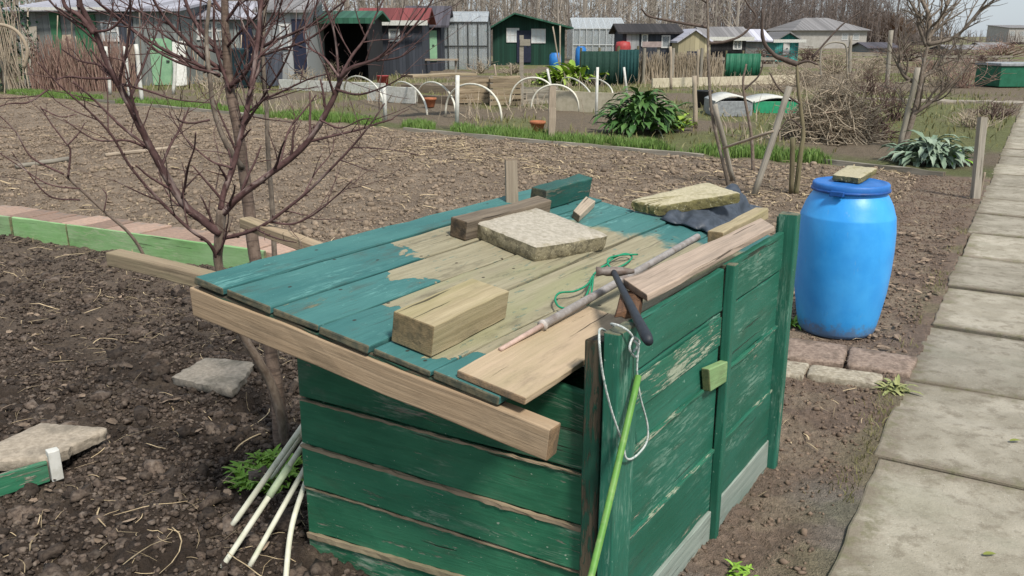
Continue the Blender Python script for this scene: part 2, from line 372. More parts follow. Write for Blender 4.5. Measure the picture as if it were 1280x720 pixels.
def mkground():
    rr=np.concatenate([[.25,.6],np.exp(np.linspace(math.log(1.0),math.log(12.),640)),np.exp(np.linspace(math.log(12.15),math.log(2500.),190))])
    aa=np.concatenate([np.linspace(-40,40,640),np.linspace(41,320,110)[:-1]])
    aa=np.concatenate([aa,[]])
    A,Rr=np.meshgrid(np.radians(aa),rr)
    x=Rr*np.sin(A);y=Rr*np.cos(A);n=len(aa);m=len(rr)
    z=gz(x.ravel(),y.ravel());c=gcol(x.ravel(),y.ravel())
    v=np.stack([x.ravel(),y.ravel(),z],1)
    i,j=np.meshgrid(np.arange(m-1),np.arange(n),indexing='ij');j2=(j+1)%n
    f=np.stack([i*n+j,i*n+j2,(i+1)*n+j2,(i+1)*n+j],-1).reshape(-1,4)
    f=f[:,::-1]
    n_=NT('soil');col=n_.nd('ShaderNodeAttribute',attribute_name='reg').outputs['Color'];po=n_.geo()
    a=n_.noise(po,38,6,.7);b=n_.noise(po,7,5,.6);d=n_.noise(po,160,3,.6)
    col=n_.mix(1.,col,bright_rgb(n_,n_.math('MULTIPLY_ADD',a,1.8,.12)),'MULTIPLY')
    col=n_.mix(1.,col,bright_rgb(n_,n_.math('MULTIPLY_ADD',b,.7,.65)),'MULTIPLY')
    n_.bump(n_.math('ADD',a,n_.math('MULTIPLY',d,.6)),1.,.03)
    mat=n_.fin(col,.9,.25)
    o=mesh_np('ground',v,f,mat,None,True,colr=dict(reg=c));tag(o,kind='structure')
mkground()
# path of concrete slabs
def mkpath():
    mb=MB();random.seed(3)
    s=-.07-.97*3
    for k in range(60):
        a=s+k*.97+.022;b=s+(k+1)*.97-.014
        if k==3:a,b=-.058,.89
        dz=[random.uniform(-.010,.010) for _ in range(4)];e=random.uniform(-.02,.02)
        p=lambda al,ac,z:np.array([pE[0]+PD[0]*al+PN[0]*ac,pE[1]+PD[1]*al+PN[1]*ac,z])
        n=8
        mb.hexa([p(a,0+e,-.06),p(b,0+e,-.06),p(b,PW,-.06),p(a,PW,-.06),p(a,0+e,.024+dz[0]),p(b,0+e,.024+dz[1]),p(b,PW,.024+dz[2]),p(a,PW,.024+dz[3])],n,.004,off=0.)
    n=NT('path_concrete');v=n.geo();f=n.noise(v,70,5,.7);g=n.noise(v,3.2,6,.62);h=n.noise(v,14,5,.65);r=n.attr('rnd','Fac')
    gp=n.nd('ShaderNodeSeparateXYZ');n.ln(n.attr('gc'),gp.inputs[0]);pp=n.nd('ShaderNodeSeparateXYZ');n.ln(n.attr('pe'),pp.inputs[0])
    col=n.mix(n.ss(g,.36,.62),(.37,.337,.272),(.27,.244,.19))
    col=n.mix(n.math('MULTIPLY',n.ss(h,.48,.68),.7),col,(.18,.155,.115))
    col=n.mix(n.math('MULTIPLY',n.ss(n.noise(v,150,2,.5),.66,.72),.6),col,(.52,.49,.42))
    col=n.mix(n.math('MULTIPLY',n.ss(n.noise(v,95,3,.6),.62,.70),.55),col,(.12,.11,.085))
    col=n.mix(n.math('MULTIPLY',n.ss(n.noise(v,1.1,5,.7),.52,.64),.5),col,(.3,.285,.22))
    wb=n.math('MULTIPLY',n.math('SUBTRACT',n.noise(v,11,6,.7),.5),.22)
    ed=n.math('MINIMUM',n.math('MINIMUM',gp.outputs[0],n.math('SUBTRACT',pp.outputs[2],gp.outputs[0])),n.math('MULTIPLY',gp.outputs[1],.6))
    em=n.ss(n.math('ADD',ed,wb),.075,.0)
    col=n.mix(n.math('MULTIPLY',em,.6),col,n.mix(n.ss(h,.47,.62),(.13,.1,.07),(.13,.125,.06)))
    col=n.mix(1.,col,bright_rgb(n,n.math('MULTIPLY_ADD',r,.34,.83)),'MULTIPLY')
    n.bump(n.math('ADD',f,n.math('MULTIPLY',h,.8)),.6,.008)
    o=mb.build('path',n.fin(col,.9,.25),None,.01);tag(o,kind='structure')
mkpath()
# ------------------------------------------------------------------ soil litter (uncountable)
def ico():
    t=(1+5**.5)/2
    v=np.array([(-1,t,0),(1,t,0),(-1,-t,0),(1,-t,0),(0,-1,t),(0,1,t),(0,-1,-t),(0,1,-t),(t,0,-1),(t,0,1),(-t,0,-1),(-t,0,1)],float);v/=np.linalg.norm(v[0])
    f=[(0,11,5),(0,5,1),(0,1,7),(0,7,10),(0,10,11),(1,5,9),(5,11,4),(11,10,2),(10,7,6),(7,1,8),(3,9,4),(3,4,2),(3,2,6),(3,6,8),(3,8,9),(4,9,5),(2,4,11),(6,2,10),(8,6,7),(9,8,1)]
    v=list(map(tuple,v));c={};F2=[]
    def mid(a,b):
        k=(min(a,b),max(a,b))
        if k not in c:
            m=(np.array(v[a])+np.array(v[b]))/2;m/=np.linalg.norm(m);c[k]=len(v);v.append(tuple(m))
        return c[k]
    for a,b,d in f:
        x,y,z=mid(a,b),mid(b,d),mid(d,a);F2+=[(a,x,z),(b,y,x),(d,z,y),(x,y,z)]
    return np.array(v),np.array(F2)
IV1,IF1=ico();IV0=IV1[:12];IF0=np.array([(0,11,5),(0,5,1),(0,1,7),(0,7,10),(0,10,11),(1,5,9),(5,11,4),(11,10,2),(10,7,6),(7,1,8),(3,9,4),(3,4,2),(3,2,6),(3,6,8),(3,8,9),(4,9,5),(2,4,11),(6,2,10),(8,6,7),(9,8,1)])
def rotm(n):
    q=RNG.normal(size=(n,4));q/=np.linalg.norm(q,axis=1)[:,None];w,x,y,z=q.T
    return np.stack([np.stack([1-2*(y*y+z*z),2*(x*y-z*w),2*(x*z+y*w)],-1),np.stack([2*(x*y+z*w),1-2*(x*x+z*z),2*(y*z-x*w)],-1),np.stack([2*(x*z-y*w),2*(y*z+x*w),1-2*(x*x+y*y)],-1)],1)
def clods(name,x,y,size,mat,sink=.25,jag=.25,flat=.75,lo=False):
    n=len(x);IV,IF=(IV0,IF0) if lo else (IV1,IF1);R=rotm(n);sc=size[:,None]*RNG.uniform(.6,1.25,(n,3))
    v=IV[None]*(1+RNG.normal(0,jag,(n,len(IV),1)).clip(-.5,.6))*sc[:,None,:]
    v=np.einsum('nij,nkj->nki',R,v);v[:,:,2]*=flat
    z=gz(x,y)+size*(.55-sink)
    v+=np.stack([x,y,z],1)[:,None,:]
    f=(IF[None]+np.arange(n)[:,None,None]*len(IV)).reshape(-1,3)
    return mesh_np(name,v.reshape(-1,3),f,mat,None,True,flt=dict(rnd=np.repeat(RNG.random(n),len(IV))))
def inbox(x,y,m=.0):
    d0=(x-O[0])*NU[0]+(y-O[1])*NU[1];d1=(x-O[0])*NV[0]+(y-O[1])*NV[1]
    return (d0>-m)&(d0<1.45+m)&(d1>-m)&(d1<1.08+m)
def scatter(n,x0,x1,y0,y1,cond):
    x=RNG.uniform(x0,x1,n);y=RNG.uniform(y0,y1,n);k=cond(x,y)&(np.abs(x)<.62*y+1.5);return x[k],y[k]
leftbed=lambda x,y:(se_(x,y)<-.12)&(sp_(x,y)<-1.0)&~inbox(x,y,.02)
midbed=lambda x,y:(se_(x,y)>.35)&(sp_(x,y)<-.75)&(sb_(x,y)<-.15)&~inbox(x,y,.05)
rightbed=lambda x,y:(sp_(x,y)>-1.0)&(sp_(x,y)<-.06)&(sb_(x,y)<-.2)&~inbox(x,y,.0)
M['clod']=plain('dark_soil_clod',(.105,.08,.062),(.042,.031,.025),60,.9,1.1,.5,.006,.25,(.13,.105,.085),20)
M['clodb']=plain('brown_soil_clod',(.26,.203,.15),(.185,.143,.105),60,.95,.6,.5,.006,.2)
M['clodr']=plain('reddish_soil_crumb',(.2,.148,.11),(.14,.102,.076),60,.95,.5,.5,.006,.2)
M['straw']=plain('dry_straw',(.5,.4,.25),(.33,.25,.15),30,.8,.8,0,spec=.25)
M['leafd']=plain('dead_leaf',(.27,.2,.14),(.13,.095,.07),30,.75,.9,0,spec=.3)
x,y=scatter(10000,-5.6,.6,1.4,8.,leftbed);d=np.hypot(x+.9,y-2.6)
k=RNG.random(len(x))<np.clip(1.25-.22*d,.3,1);x,y=x[k],y[k]
tag(clods('soil_clods',x,y,np.exp(RNG.normal(math.log(.012),.5,len(x))).clip(.005,.036),M['clod'],jag=.27,sink=.35),'dark crumbly clods of dug soil in the left bed','soil',kind='stuff')
x,y=scatter(900,-4.2,.5,1.7,6.5,leftbed);k=RNG.random(len(x))<.5;x,y=x[k],y[k]
tag(clods('large_clods',x,y,RNG.uniform(.022,.05,len(x)),M['clod'],jag=.3,sink=.5,flat=.7),'larger wet clods lying in the dark left bed','soil',kind='stuff')
x,y=scatter(300000,-5.6,.6,1.3,8.,leftbed);k=(fbm(x*4,y*4,55,3)+RNG.normal(0,.08,len(x))>.36)&(RNG.random(len(x))<np.clip(1.35-.2*np.hypot(x+.9,y-2.4),.35,1));x,y=x[k],y[k]
tag(clods('soil_crumbs',x,y,np.exp(RNG.normal(math.log(.0072),.42,len(x))).clip(.002,.016),M['clod'],jag=.3,lo=True),'fine dark soil crumbs covering the left bed','soil',kind='stuff')
x,y=scatter(90000,-9,6,5,17,midbed);k=RNG.random(len(x))<.85;x,y=x[k],y[k]
x2,y2=scatter(50000,-16,3,13,27,midbed);x=np.r_[x,x2];y=np.r_[y,y2]
tag(clods('dry_soil_clods',x,y,np.exp(RNG.normal(math.log(.0098),.55,len(x))).clip(.004,.045),M['clodb'],jag=.28,lo=True,flat=.8),'dry brown clods over the ploughed middle bed','soil',kind='stuff')
x,y=scatter(70000,.5,7,1.8,11,rightbed);k=RNG.random(len(x))<.55+.45*sst(3.2,4.1,y);x,y=x[k],y[k]
tag(clods('fine_soil_crumbs',x,y,np.exp(RNG.normal(math.log(.0058),.5,len(x))).clip(.002,.016),M['clodr'],jag=.3,lo=True),'fine brown soil crumbs between box and path','soil',kind='stuff')
def strips(name,x,y,ln,wd,mat,lift=.004,curl=.25,seg=3):
    n=len(x);a=RNG.uniform(0,2*math.pi,n);bend=RNG.normal(0,curl,n);el=np.abs(RNG.normal(0,.14,n))
    pts=[];cx,cy=x.copy(),y.copy();ang=a.copy();hz=gz(x,y)+lift+RNG.random(n)*.012;zz=hz.copy()
    V_=[]
    for i in range(seg+1):
        w=wd*(.5 if 0<i<seg else .32)
        V_.append(np.stack([cx-np.sin(ang)*w,cy+np.cos(ang)*w,zz],1));V_.append(np.stack([cx+np.sin(ang)*w,cy-np.cos(ang)*w,zz+w*.5],1))
        cx=cx+np.cos(ang)*ln/seg;cy=cy+np.sin(ang)*ln/seg;ang=ang+bend;zz=np.maximum(zz+np.sin(el)*ln/seg*(1 if i<seg/2 else -.6),gz(cx,cy)+lift)
    Vv=np.stack(V_,1);k=2*(seg+1)
    f=np.concatenate([np.array([[2*i,2*i+1,2*i+3,2*i+2]]) for i in range(seg)])
    ff=(f[None]+np.arange(n)[:,None,None]*k).reshape(-1,4)
    return mesh_np(name,Vv.reshape(-1,3),ff,mat,None,False,flt=dict(rnd=np.repeat(RNG.random(n),k)))
def clump(x,y,s,t):return fbm(x*s,y*s,77,3)>t
x,y=scatter(4200,-5.6,.4,1.4,8.,leftbed);k=RNG.random(len(x))<np.where(clump(x,y,1.6,.44),1.,.3);x,y=x[k],y[k]
tag(strips('straw_litter',x,y,RNG.uniform(.02,.14,len(x)),RNG.uniform(.001,.0035,len(x)),M['straw']),'pale straw and stalks on the dark left bed','straw',kind='stuff')
x,y=scatter(700,-5.6,.4,1.4,8.,leftbed);k=RNG.random(len(x))<np.where(clump(x,y,1.3,.47),.7,.12);x,y=x[k],y[k]
tag(strips('dry_stalks',x,y,RNG.uniform(.1,.3,len(x)),RNG.uniform(.003,.007,len(x)),M['straw'],.012,.18,5),'long pale dry stalks lying on the dark left bed','stalks',kind='stuff')
x,y=scatter(2600,-5.6,.4,1.4,8.,leftbed);k=RNG.random(len(x))<.25;x,y=x[k],y[k]
tag(strips('dead_leaves',x,y,RNG.uniform(.02,.06,len(x)),RNG.uniform(.012,.03,len(x)),M['leafd'],.008,.35),'brown dead leaves on the dark left bed','leaves',kind='stuff')
x,y=scatter(30000,-9,5.5,6,17,midbed)
dens=np.clip(.09+1.2*np.exp(-((sb_(x,y)+1.9)/1.7)**2)*sst(-3.5,0,x),0,1)*np.where(clump(x,y,1.1,.46),1,.25)
k=RNG.random(len(x))<dens*.8;x,y=x[k],y[k]
tag(strips('bed_straw',x,y,RNG.uniform(.05,.24,len(x)),RNG.uniform(.006,.016,len(x)),M['straw']),'pale straw strewn over the far side of the brown bed','straw',kind='stuff')
x,y=scatter(3000,.7,6,2,10,rightbed);k=(RNG.random(len(x))<.35);x,y=x[k],y[k]
tag(strips('stalk_litter',x,y,RNG.uniform(.015,.1,len(x)),RNG.uniform(.0015,.006,len(x)),M['straw']),'thin dry stalks on the soil beside the path','straw',kind='stuff')
x,y=scatter(1500,1.9,4.6,4.2,7.5,rightbed);k=(RNG.random(len(x))<.6);x,y=x[k],y[k]
tag(strips('leaf_litter',x,y,RNG.uniform(.03,.08,len(x)),RNG.uniform(.012,.028,len(x)),M['leafd'],.008,.35),'brown leaf litter around the blue barrel','leaves',kind='stuff')
def blades(name,x,y,h,w,mat,lean=.35,lab=None):
    n=len(x);a=RNG.uniform(0,2*math.pi,n);z=gz(x,y)-.005;b=RNG.uniform(0,2*math.pi,n);l=np.abs(RNG.normal(0,lean,n))*h
    p0=np.stack([x,y,z],1);sd=np.stack([np.cos(a),np.sin(a),np.zeros(n)],1)*w[:,None]*.5
    m=p0+np.stack([np.cos(b)*l*.35,np.sin(b)*l*.35,h*.6],1);t=p0+np.stack([np.cos(b)*l,np.sin(b)*l,h],1)
    Vv=np.stack([p0-sd,p0+sd,m+sd*.8,m-sd*.8,t-sd*.1,t+sd*.1],1)
    f=np.array([[0,1,2,3],[3,2,5,4]]);ff=(f[None]+np.arange(n)[:,None,None]*6).reshape(-1,4)
    return tag(mesh_np(name,Vv.reshape(-1,3),ff,mat,None,False,flt=dict(rnd=np.repeat(RNG.random(n),6))),lab,'grass',kind='stuff')
M['grass']=leafm('grass_green',(.085,.18,.03),(.18,.26,.07));M['drygrass']=leafm('dry_grass',(.22,.19,.09),(.16,.17,.06))
x=RNG.uniform(-15,4.3,30000);bb=RNG.uniform(.1,1.15,30000)*(.55+.6*fbm(x*.6,x*0+2,91,2));y=np.interp(x,BX,BY)+bb
k=(fbm(x*.9,y*.3,93,3)>.30);x,y=x[k],y[k];n=len(x)
blades('grass_edge',x,y,RNG.uniform(.06,.17,n),RNG.uniform(.008,.02,n),M['grass'],lab='green grass strip along the far edge of the brown bed')
x=RNG.uniform(-16,22,26000);y=RNG.uniform(12,40,26000);k=(sb_(x,y)>1)&(np.abs(x)<.62*y)&(fbm(x*.35,y*.35,47,3)>.43)&(sp_(x,y)<-.1);x,y=x[k],y[k];n=len(x)
blades('rough_grass',x,y,RNG.uniform(.05,.16,n),RNG.uniform(.012,.035,n),M['drygrass'],.6,lab='rough yellow green grass on the plots beyond the bed')
# moss / tufts by the path
al=RNG.uniform(-.3,6,1600);ac=-np.abs(RNG.normal(0,.06,1600))-.01;x=pE[0]+PD[0]*al+PN[0]*ac;y=pE[1]+PD[1]*al+PN[1]*ac;k=fbm(x*3,y*3,17,3)>.5;x,y=x[k],y[k];n=len(x)
blades('path_edge_grass',x,y,RNG.uniform(.012,.045,n),RNG.uniform(.002,.006,n),M['drygrass'],.8,lab='short mossy grass along the path edge')
# fallen leaves on the path
for (px,py,s,lb) in ((1238,693,.045,'yellow green leaf lying low on the nearest path slab'),(1270,551,.05,'yellow green leaf on the second path slab by the frame edge')):
    g=G(px,py,.036);mb=MB();mb.leaf(g-np.array([s/2,0,0]),(1,.1,.12),s,s*.42,.25,5,.4)
    drop(tag(mb.build('fallen_leaf',leafm('fallen_leaf_'+str(px),(.22,.24,.05),(.15,.18,.04))),lb,'leaf','leaves on the path'))
# ------------------------------------------------------------------ compost box
def q8(bot,top):return list(bot)+list(top)
bx=thing('compost_box','weathered dark green plank compost box beside the concrete path','compost box',tuple(B(.7,.5,0)))
TW=.022
def uvbox(mb,u0,u1,v0,v1,z0,z1,z0b=None,z1b=None,n=1,jit=0.,rn=None,along='u',pe=(9,99,0)):
    """box in the compost box frame; z0b/z1b heights at the far end of the length axis"""
    z0b=z0 if z0b is None else z0b;z1b=z1 if z1b is None else z1b
    if along=='u':c=[B(u0,v0,z0),B(u1,v0,z0b),B(u1,v1,z0b),B(u0,v1,z0),B(u0,v0,z1),B(u1,v0,z1b),B(u1,v1,z1b),B(u0,v1,z1)]
    else:c=[B(u0,v1,z0b),B(u0,v0,z0),B(u1,v0,z0),B(u1,v1,z0b),B(u0,v1,z1b),B(u0,v0,z1),B(u1,v0,z1),B(u1,v1,z1b)]
    mb.hexa(c,n,jit,rn,pe)
# front wall: joints as seen on the box
mb=MB();cuts=[(-.02,-.03),(.06,.125),(.235,.25),(.385,.385),(.545,.545)]
for i in range(4):
    (l0,r0),(l1,r1)=cuts[i],cuts[i+1]
    t=[.0,.004,-.003,.003][i]
    uvbox(mb,0+t,TW+t,.03,1.08,r0+.006,r1-.003,l0+.006,l1-.003,10,.0013,along='v',rn=[.5,.62,.75,.4][i])
uvbox(mb,.006,TW,.03,1.08,.551,.765,.551,.915,6,.001,along='v',rn=.1)
mb.build('front_wall',M['green'],bx,.004)
mb=MB()                               # raw strips of wood between the front boards
for (l,r,pr,h) in ((.545,.545,-.004,.006),(.385,.385,-.008,.013),(.235,.25,-.004,.005),(.06,.125,-.008,.022)):
    uvbox(mb,pr,.004,.035,1.078,r-.5*h,r+.4*h,l-.5*h,l+.4*h,40,.0012,along='v',rn=.5)
mb.build('batten_strip',M['oldwood'],bx,.0015)
# right side wall
mb=MB()
for k,(z0,z1) in enumerate(((.10,.325),(.328,.582),(.588,.808))):
    t=[.004,0,-.003][k]
    uvbox(mb,.06,.745,-t,TW-t,z0,z1-.004,n=8,jit=.001,rn=[.35,.5,.7][k]);uvbox(mb,.775,1.36,-t,TW-t,z0,z1-.004,n=8,jit=.001,rn=[.3,.45,.55][k])
uvbox(mb,.06,.745,0,TW,.812,.95,n=8,jit=.001,rn=.5);uvbox(mb,.775,1.36,0,TW,.812,.955,n=8,jit=.001,rn=.45)
mb.build('side_wall',M['green_side'],bx,.004)
mb=MB();uvbox(mb,.10,.735,-.005,-.001,.70,.795,n=8,jit=.0015);mb.build('worn_strip',M['green_worn'],bx,.002)
mb=MB()                               # ledges between the boards
for z in (.325,.585):
    uvbox(mb,.09,.742,-.010,.004,z-.004,z+.007,n=8,jit=.001);uvbox(mb,.78,1.355,-.010,.004,z-.004,z+.007,n=8,jit=.001)
mb.build('ledge_strip',M['green_worn'],bx,.002)
mb=MB();uvbox(mb,.0,.745,-.012,.016,-.06,.098,n=6,jit=.001);uvbox(mb,.778,1.37,-.010,.016,-.06,.108,n=6,jit=.001);mb.build('base_board',M['base'],bx,.003)
for (u0,u1,v0,v1,z1,mt) in ((-.045,.065,-.03,.012,.965,'green_side'),(.745,.778,-.032,-.002,.965,'green_side'),(1.37,1.415,-.04,.03,1.02,'green_side'),(1.42,1.45,-.03,.05,1.0,'green_side')):
    mb=MB();c=[B(u0,v0,-.1),B(u0,v0,z1),B(u1,v0,z1),B(u1,v0,-.1),B(u0,v1,-.1),B(u0,v1,z1),B(u1,v1,z1),B(u1,v1,-.1)]
    mb.hexa(c,8,.001);mb.build('post',M[mt],bx,.004)
mb=MB();c=[B(-.03,.022,-.1),B(-.03,.022,.93),B(.03,.022,.93),B(.03,.022,-.1),B(-.03,.07,-.1),B(-.03,.07,.93),B(.03,.07,.93),B(.03,.07,-.1)]
mb.hexa(c,8,.0015);mb.build('corner_post',M['dark_wood'],bx,.004)
mb=MB();c=[B(.0,1.045,-.1),B(.0,1.045,.93),B(.045,1.045,.93),B(.045,1.045,-.1),B(.0,1.095,-.1),B(.0,1.095,.93),B(.045,1.095,.93),B(.045,1.095,-.1)]
mb=MB()
for z0,z1,r in ((-.02,.25,.3),(.255,.5,.5),(.505,.75,.4),(.755,.93,.6)):uvbox(mb,.03,1.42,1.06,1.082,z0,z1,n=6,jit=.001,rn=r)
mb.build('left_wall',M['green'],bx,.004)
mb=MB()
for z0,z1,r in ((-.02,.25,.3),(.255,.5,.5),(.505,.72,.4)):uvbox(mb,1.39,1.41,.06,1.05,z0,z1,n=6,jit=.001,along='v',rn=r)
mb.build('rear_wall',M['green'],bx,.004)
a=W(876,460,-.004);b_=W(900,450,-.004);c_=W(899,475,-.004);d_=W(878,488,-.004);e=-V*.026
mb=MB();mb.hexa([d_,c_,c_+e,d_+e,a,b_,b_+e,a+e],1);mb.build('latch_block',wood('latch_paint',(.35,.4,.22),(.25,.3,.16),(.16,.3,.12),.42,paint2=(.25,.37,.17),scuff=(.36,.42,.28)),bx,.003)
# ------------------------------------------------------------------ lid
FU,BU=-.22,1.62
def LP(u,v,h=0.):return B(u,v,LZ0+LS*v)+NL*h
lid=thing('plank_hatch','sloping plank lid with half worn teal paint lying on the green box','lid',tuple(LP(.7,.6)))
vs=[1.225,1.098,.922,.750,.575,.385,.185]
pes=[(9,99),(.66,1.5),(.48,1.5),(.27,1.52),(.10,1.6),(.14,1.72)]
mb=MB()
for i in range(6):
    v1,v0=vs[i]-.0045,vs[i+1]+.0055;f0=FU+random.uniform(-.006,.006);b0=(1.70,1.74,1.72,1.86,1.84,1.86)[i]+random.uniform(-.01,.01)
    h0,h1=-.022,random.uniform(-.003,.003)
    mb.hexa([LP(f0,v0,h0),LP(b0,v0,h0),LP(b0,v1,h0),LP(f0,v1,h0),LP(f0,v0,h1),LP(b0,v0,h1),LP(b0,v1,h1),LP(f0,v1,h1)],16,.0013,rn=[.6,.5,.55,.5,.6,.35][i],pe=pes[i])
mb.build('planks',M['lid'],lid,.004)
# front batten (new pine) hung under the front edge
FB=FU-.004;a=FR(236,359,FB);b_=FR(689,538,FB);c_=FR(683,577,FB);d_=FR(240,394,FB)
th=U*.05;mb=MB();mb.hexa([d_,c_,c_+th,d_+th,a,b_,b_+th,a+th],10,.0012,rn=.5);mb.build('front_batten',M['tan'],lid,.004)
mb=MB();uvbox(mb,FU+.003,FU+.05,.2,1.215,LZ0+.2*LS-.045,LZ0+.2*LS-.024,LZ0+LS*1.2-.045,LZ0+LS*1.2-.024,14,.003,along='v');mb.build('edge_strip',M['dark_wood'],lid,.003)
mb=MB();mb.bar(LP(-.02,.9,-.078),FR(143,330,-.02),.06,.05,ZV,8,.001);mb.build('under_batten',M['oldwood'],lid,.004)
mb=MB();a=LP(.34,1.0,-.075);b_=FR(306,284,.42);mb.bar(a,b_,.05,.04,ZV,5,.001);mb.build('under_batten',M['oldwood'],lid,.004)
# ------------------------------------------------------------------ things on the lid
def slab(name,top,h,mat,lab,cat,jit=.006,extra=0.,group=None,down=None,seed=1):
    """irregular slab from its top outline; edges subdivided and worn"""
    rs=np.random.default_rng(seed);t=np.asarray(top,float);n=14
    k=len(t);c=t.mean(0);pts=[]
    for i in range(k):
        a,b_=t[i],t[(i+1)%k]
        for j in range(n):
            s=j/n;p=a*(1-s)+b_*s
            ed=min(s,1-s)*n
            p=p+(c-p)*(.03*max(0,1-ed/1.2))+rs.normal(0,jit*.35,3)*np.array([1,1,.15])
            pts.append(p)
    nn=np.cross(t[1]-t[0],t[2]-t[0]);nn/=np.linalg.norm(nn)
    if nn[2]<0:nn=-nn
    dn=-nn if down is None else down
    P0=np.array(pts);m=len(P0)
    rings=[c+(P0-c)*.35,c+(P0-c)*.72,c+(P0-c)*.95,P0+dn*h*.1]+[P0+(P0-c)*.01*rs.normal(0,1,(m,1))+dn*h*q+rs.normal(0,jit*.3,(m,3)) for q in (.4,.75)]+[c+(P0-c)*.97+dn*h,c+(P0-c)*.4+dn*h]
    for r in (0,1,2):rings[r]=rings[r]+nn*rs.normal(0,jit*.12,(m,1))
    vs=np.vstack([[c]]+rings+[[c+dn*h]])
    f=[]
    ccw=np.dot(np.cross(P0[0]-c,P0[n]-c),nn)>0
    for j in range(m):f.append((0,1+j,1+(j+1)%m))
    for r in range(len(rings)-1):
        for j in range(m):f.append((1+r*m+j,1+(r+1)*m+j,1+(r+1)*m+(j+1)%m,1+r*m+(j+1)%m))
    b0=1+(len(rings)-1)*m
    for j in range(m):f.append((b0+(j+1)%m,b0+j,len(vs)-1))
    if not ccw:f=[tuple(reversed(q)) for q in f]
    mb=MB();mb.add(vs,f,None,.5);o=mb.build(name,M[mat],None,0,True)
    es=o.modifiers.new('edges','EDGE_SPLIT');es.split_angle=rad(50)
    drop(o);return tag(o,lab,cat,group)
slab('concrete_slab',[L(588,274,.062),L(669,258,.062),L(763,293,.062),L(671,308,.062)],.06,'slabc','pale concrete slab lying in the middle of the plank lid','slab',seed=2,group='slabs weighing down the lid')
slab('concrete_slab',[L(786,250,.054),G(885,227,1.015),G(927,241,.995),L(824,258,.054)],.046,'slabm','mossy yellowish concrete slab resting on dark tarpaulin at the lid corner','slab',seed=3,group='slabs weighing down the lid')
# timber block
f0,f1,f2=L(489,427,.001),L(539,447,.001),L(632,398,.001);f3=f0+f2-f1
t0,t1,t2,t3=L(494,387,.085),L(548,404,.085),L(637,360,.085),L(581,347,.085)
hh=NL*.088
mb=MB();mb.hexa([f1,f2,f3,f0,f1+hh,f2+hh,f3+hh,f0+hh],6,.001,rn=.6);drop(tag(mb.build('timber_block',M['olive'],None,.003),'short thick olive brown timber block on the front of the lid','block'))
# beams
a0=L(549,299,.001);a1=L(584,300,.001);dirb=U*1.
def lidbeam(name,p,w,ln,h,mat,lab,cat,grp=None,yaw=0.,n=6,jit=.0015,dh=0.):
    d=U*math.cos(yaw)+np.cross(NL,U)*math.sin(yaw);d=d-NL*np.dot(d,NL);d/=np.linalg.norm(d);p=np.asarray(p)+NL*dh
    mb=MB();mb.bar(p,p+d*ln,w,h,NL,n,jit,rn=.5);return drop(tag(mb.build(name,M[mat],None,.005),lab,cat,grp))
lidbeam('timber_beam',(a0+a1)/2+U*.02,.075,.55,.075,'darkbeam','dark brown square timber on the lid left of the concrete slab','beam','beams along the left of the lid',yaw=rad(-3))
g0=L(670,262,.001)
lidbeam('timber_beam',g0,.075,.42,.09,'greenbeam','green painted square timber at the back edge of the lid','beam','beams along the left of the lid',yaw=rad(1))
mb=MB();c=[L(723,278,.001),L(743,259,.001),L(731,253,.001),L(715,272,.001)]
mb.hexa(c+[p+NL*.03 for p in c],2,.001);drop(tag(mb.build('wood_offcut',M['stakew'],None,.003),'small pale wood offcut behind the concrete slab','offcut'))
# tan board
c=[L(572,470,.004),L(655,506,.004),L(768,442,.004),L(768,372,.004)]
c=[L(655,507,.004)-U*.0,None,None,L(570,471,.004)]
c[1]=c[0]+U*.62+NL*.012;c[2]=c[3]+U*.62+NL*.012
mb=MB();mb.hexa(c+[p+NL*.02 for p in c],8,.001,rn=.5);drop(tag(mb.build('wooden_board',M['tanboard'],None,.003),'wide tan board overhanging the front right corner of the lid','board','loose boards on the box'))
# grey board on the wall top
zt=.975
c=[G(809,378,zt),G(968,289,zt),G(951,279,zt),G(779,359,zt)]
mb=MB();mb.hexa(c+[p+ZV*.02 for p in c],10,.0015,rn=.5);drop(tag(mb.build('wooden_board',M['greyboard'],None,.003),'long pinkish grey board along the top of the side wall','board','loose boards on the box'))
a=L(892,301,.03);b_=L(948,270,.03)
a=G(893,305,.93);b_=G(952,273,.93)
mb=MB();mb.bar(a,b_,.055,.045,ZV,5,.0015);drop(tag(mb.build('wooden_batten',M['olive'],None,.004),'short olive brown batten behind the grey board at the lid corner','batten'))
# support under slab / tarp: crumpled dark tarpaulin
def tarp():
    n,m=46,30;vs=[];gs=[]
    c0,c1,c2,c3=L(826,276,.004),L(885,292,.004),L(952,262,.004),L(878,243,.004)
    for i in range(n+1):
        for j in range(m+1):
            s,t=i/n,j/m;p=(c0*(1-s)+c1*s)*(1-t)+(c3*(1-s)+c2*s)*t
            e=min(s,1-s,t,1-t)
            h=.045*min(1,e*7)+.022*math.sin(9*s+5*t+2*math.sin(6*t))*min(1,e*8)+.012*math.sin(23*t-11*s)*min(1,e*10)
            h=max(.002,min(h,.03+.05*t*min(1,e*9)))*(1+.5*t);w=.02*np.array([math.sin(17*t+3*s),math.cos(15*s),0])*(1 if e<.02 else 0)
            vs.append(p+NL*h+w)
    f=[(i*(m+1)+j,(i+1)*(m+1)+j,(i+1)*(m+1)+j+1,i*(m+1)+j+1) for i in range(n) for j in range(m)]
    mb=MB();mb.add(vs,f,None,.5);o=mb.build('tarpaulin',plain('dark_tarpaulin',(.06,.075,.1),(.035,.045,.06),25,.5,.1,.3,spec=.4),None,0,True)
    s=o.modifiers.new('thick','SOLIDIFY');s.thickness=.004;s.offset=1;drop(o);tag(o,'crumpled dark blue grey tarpaulin under the mossy slab','tarpaulin')
tarp()
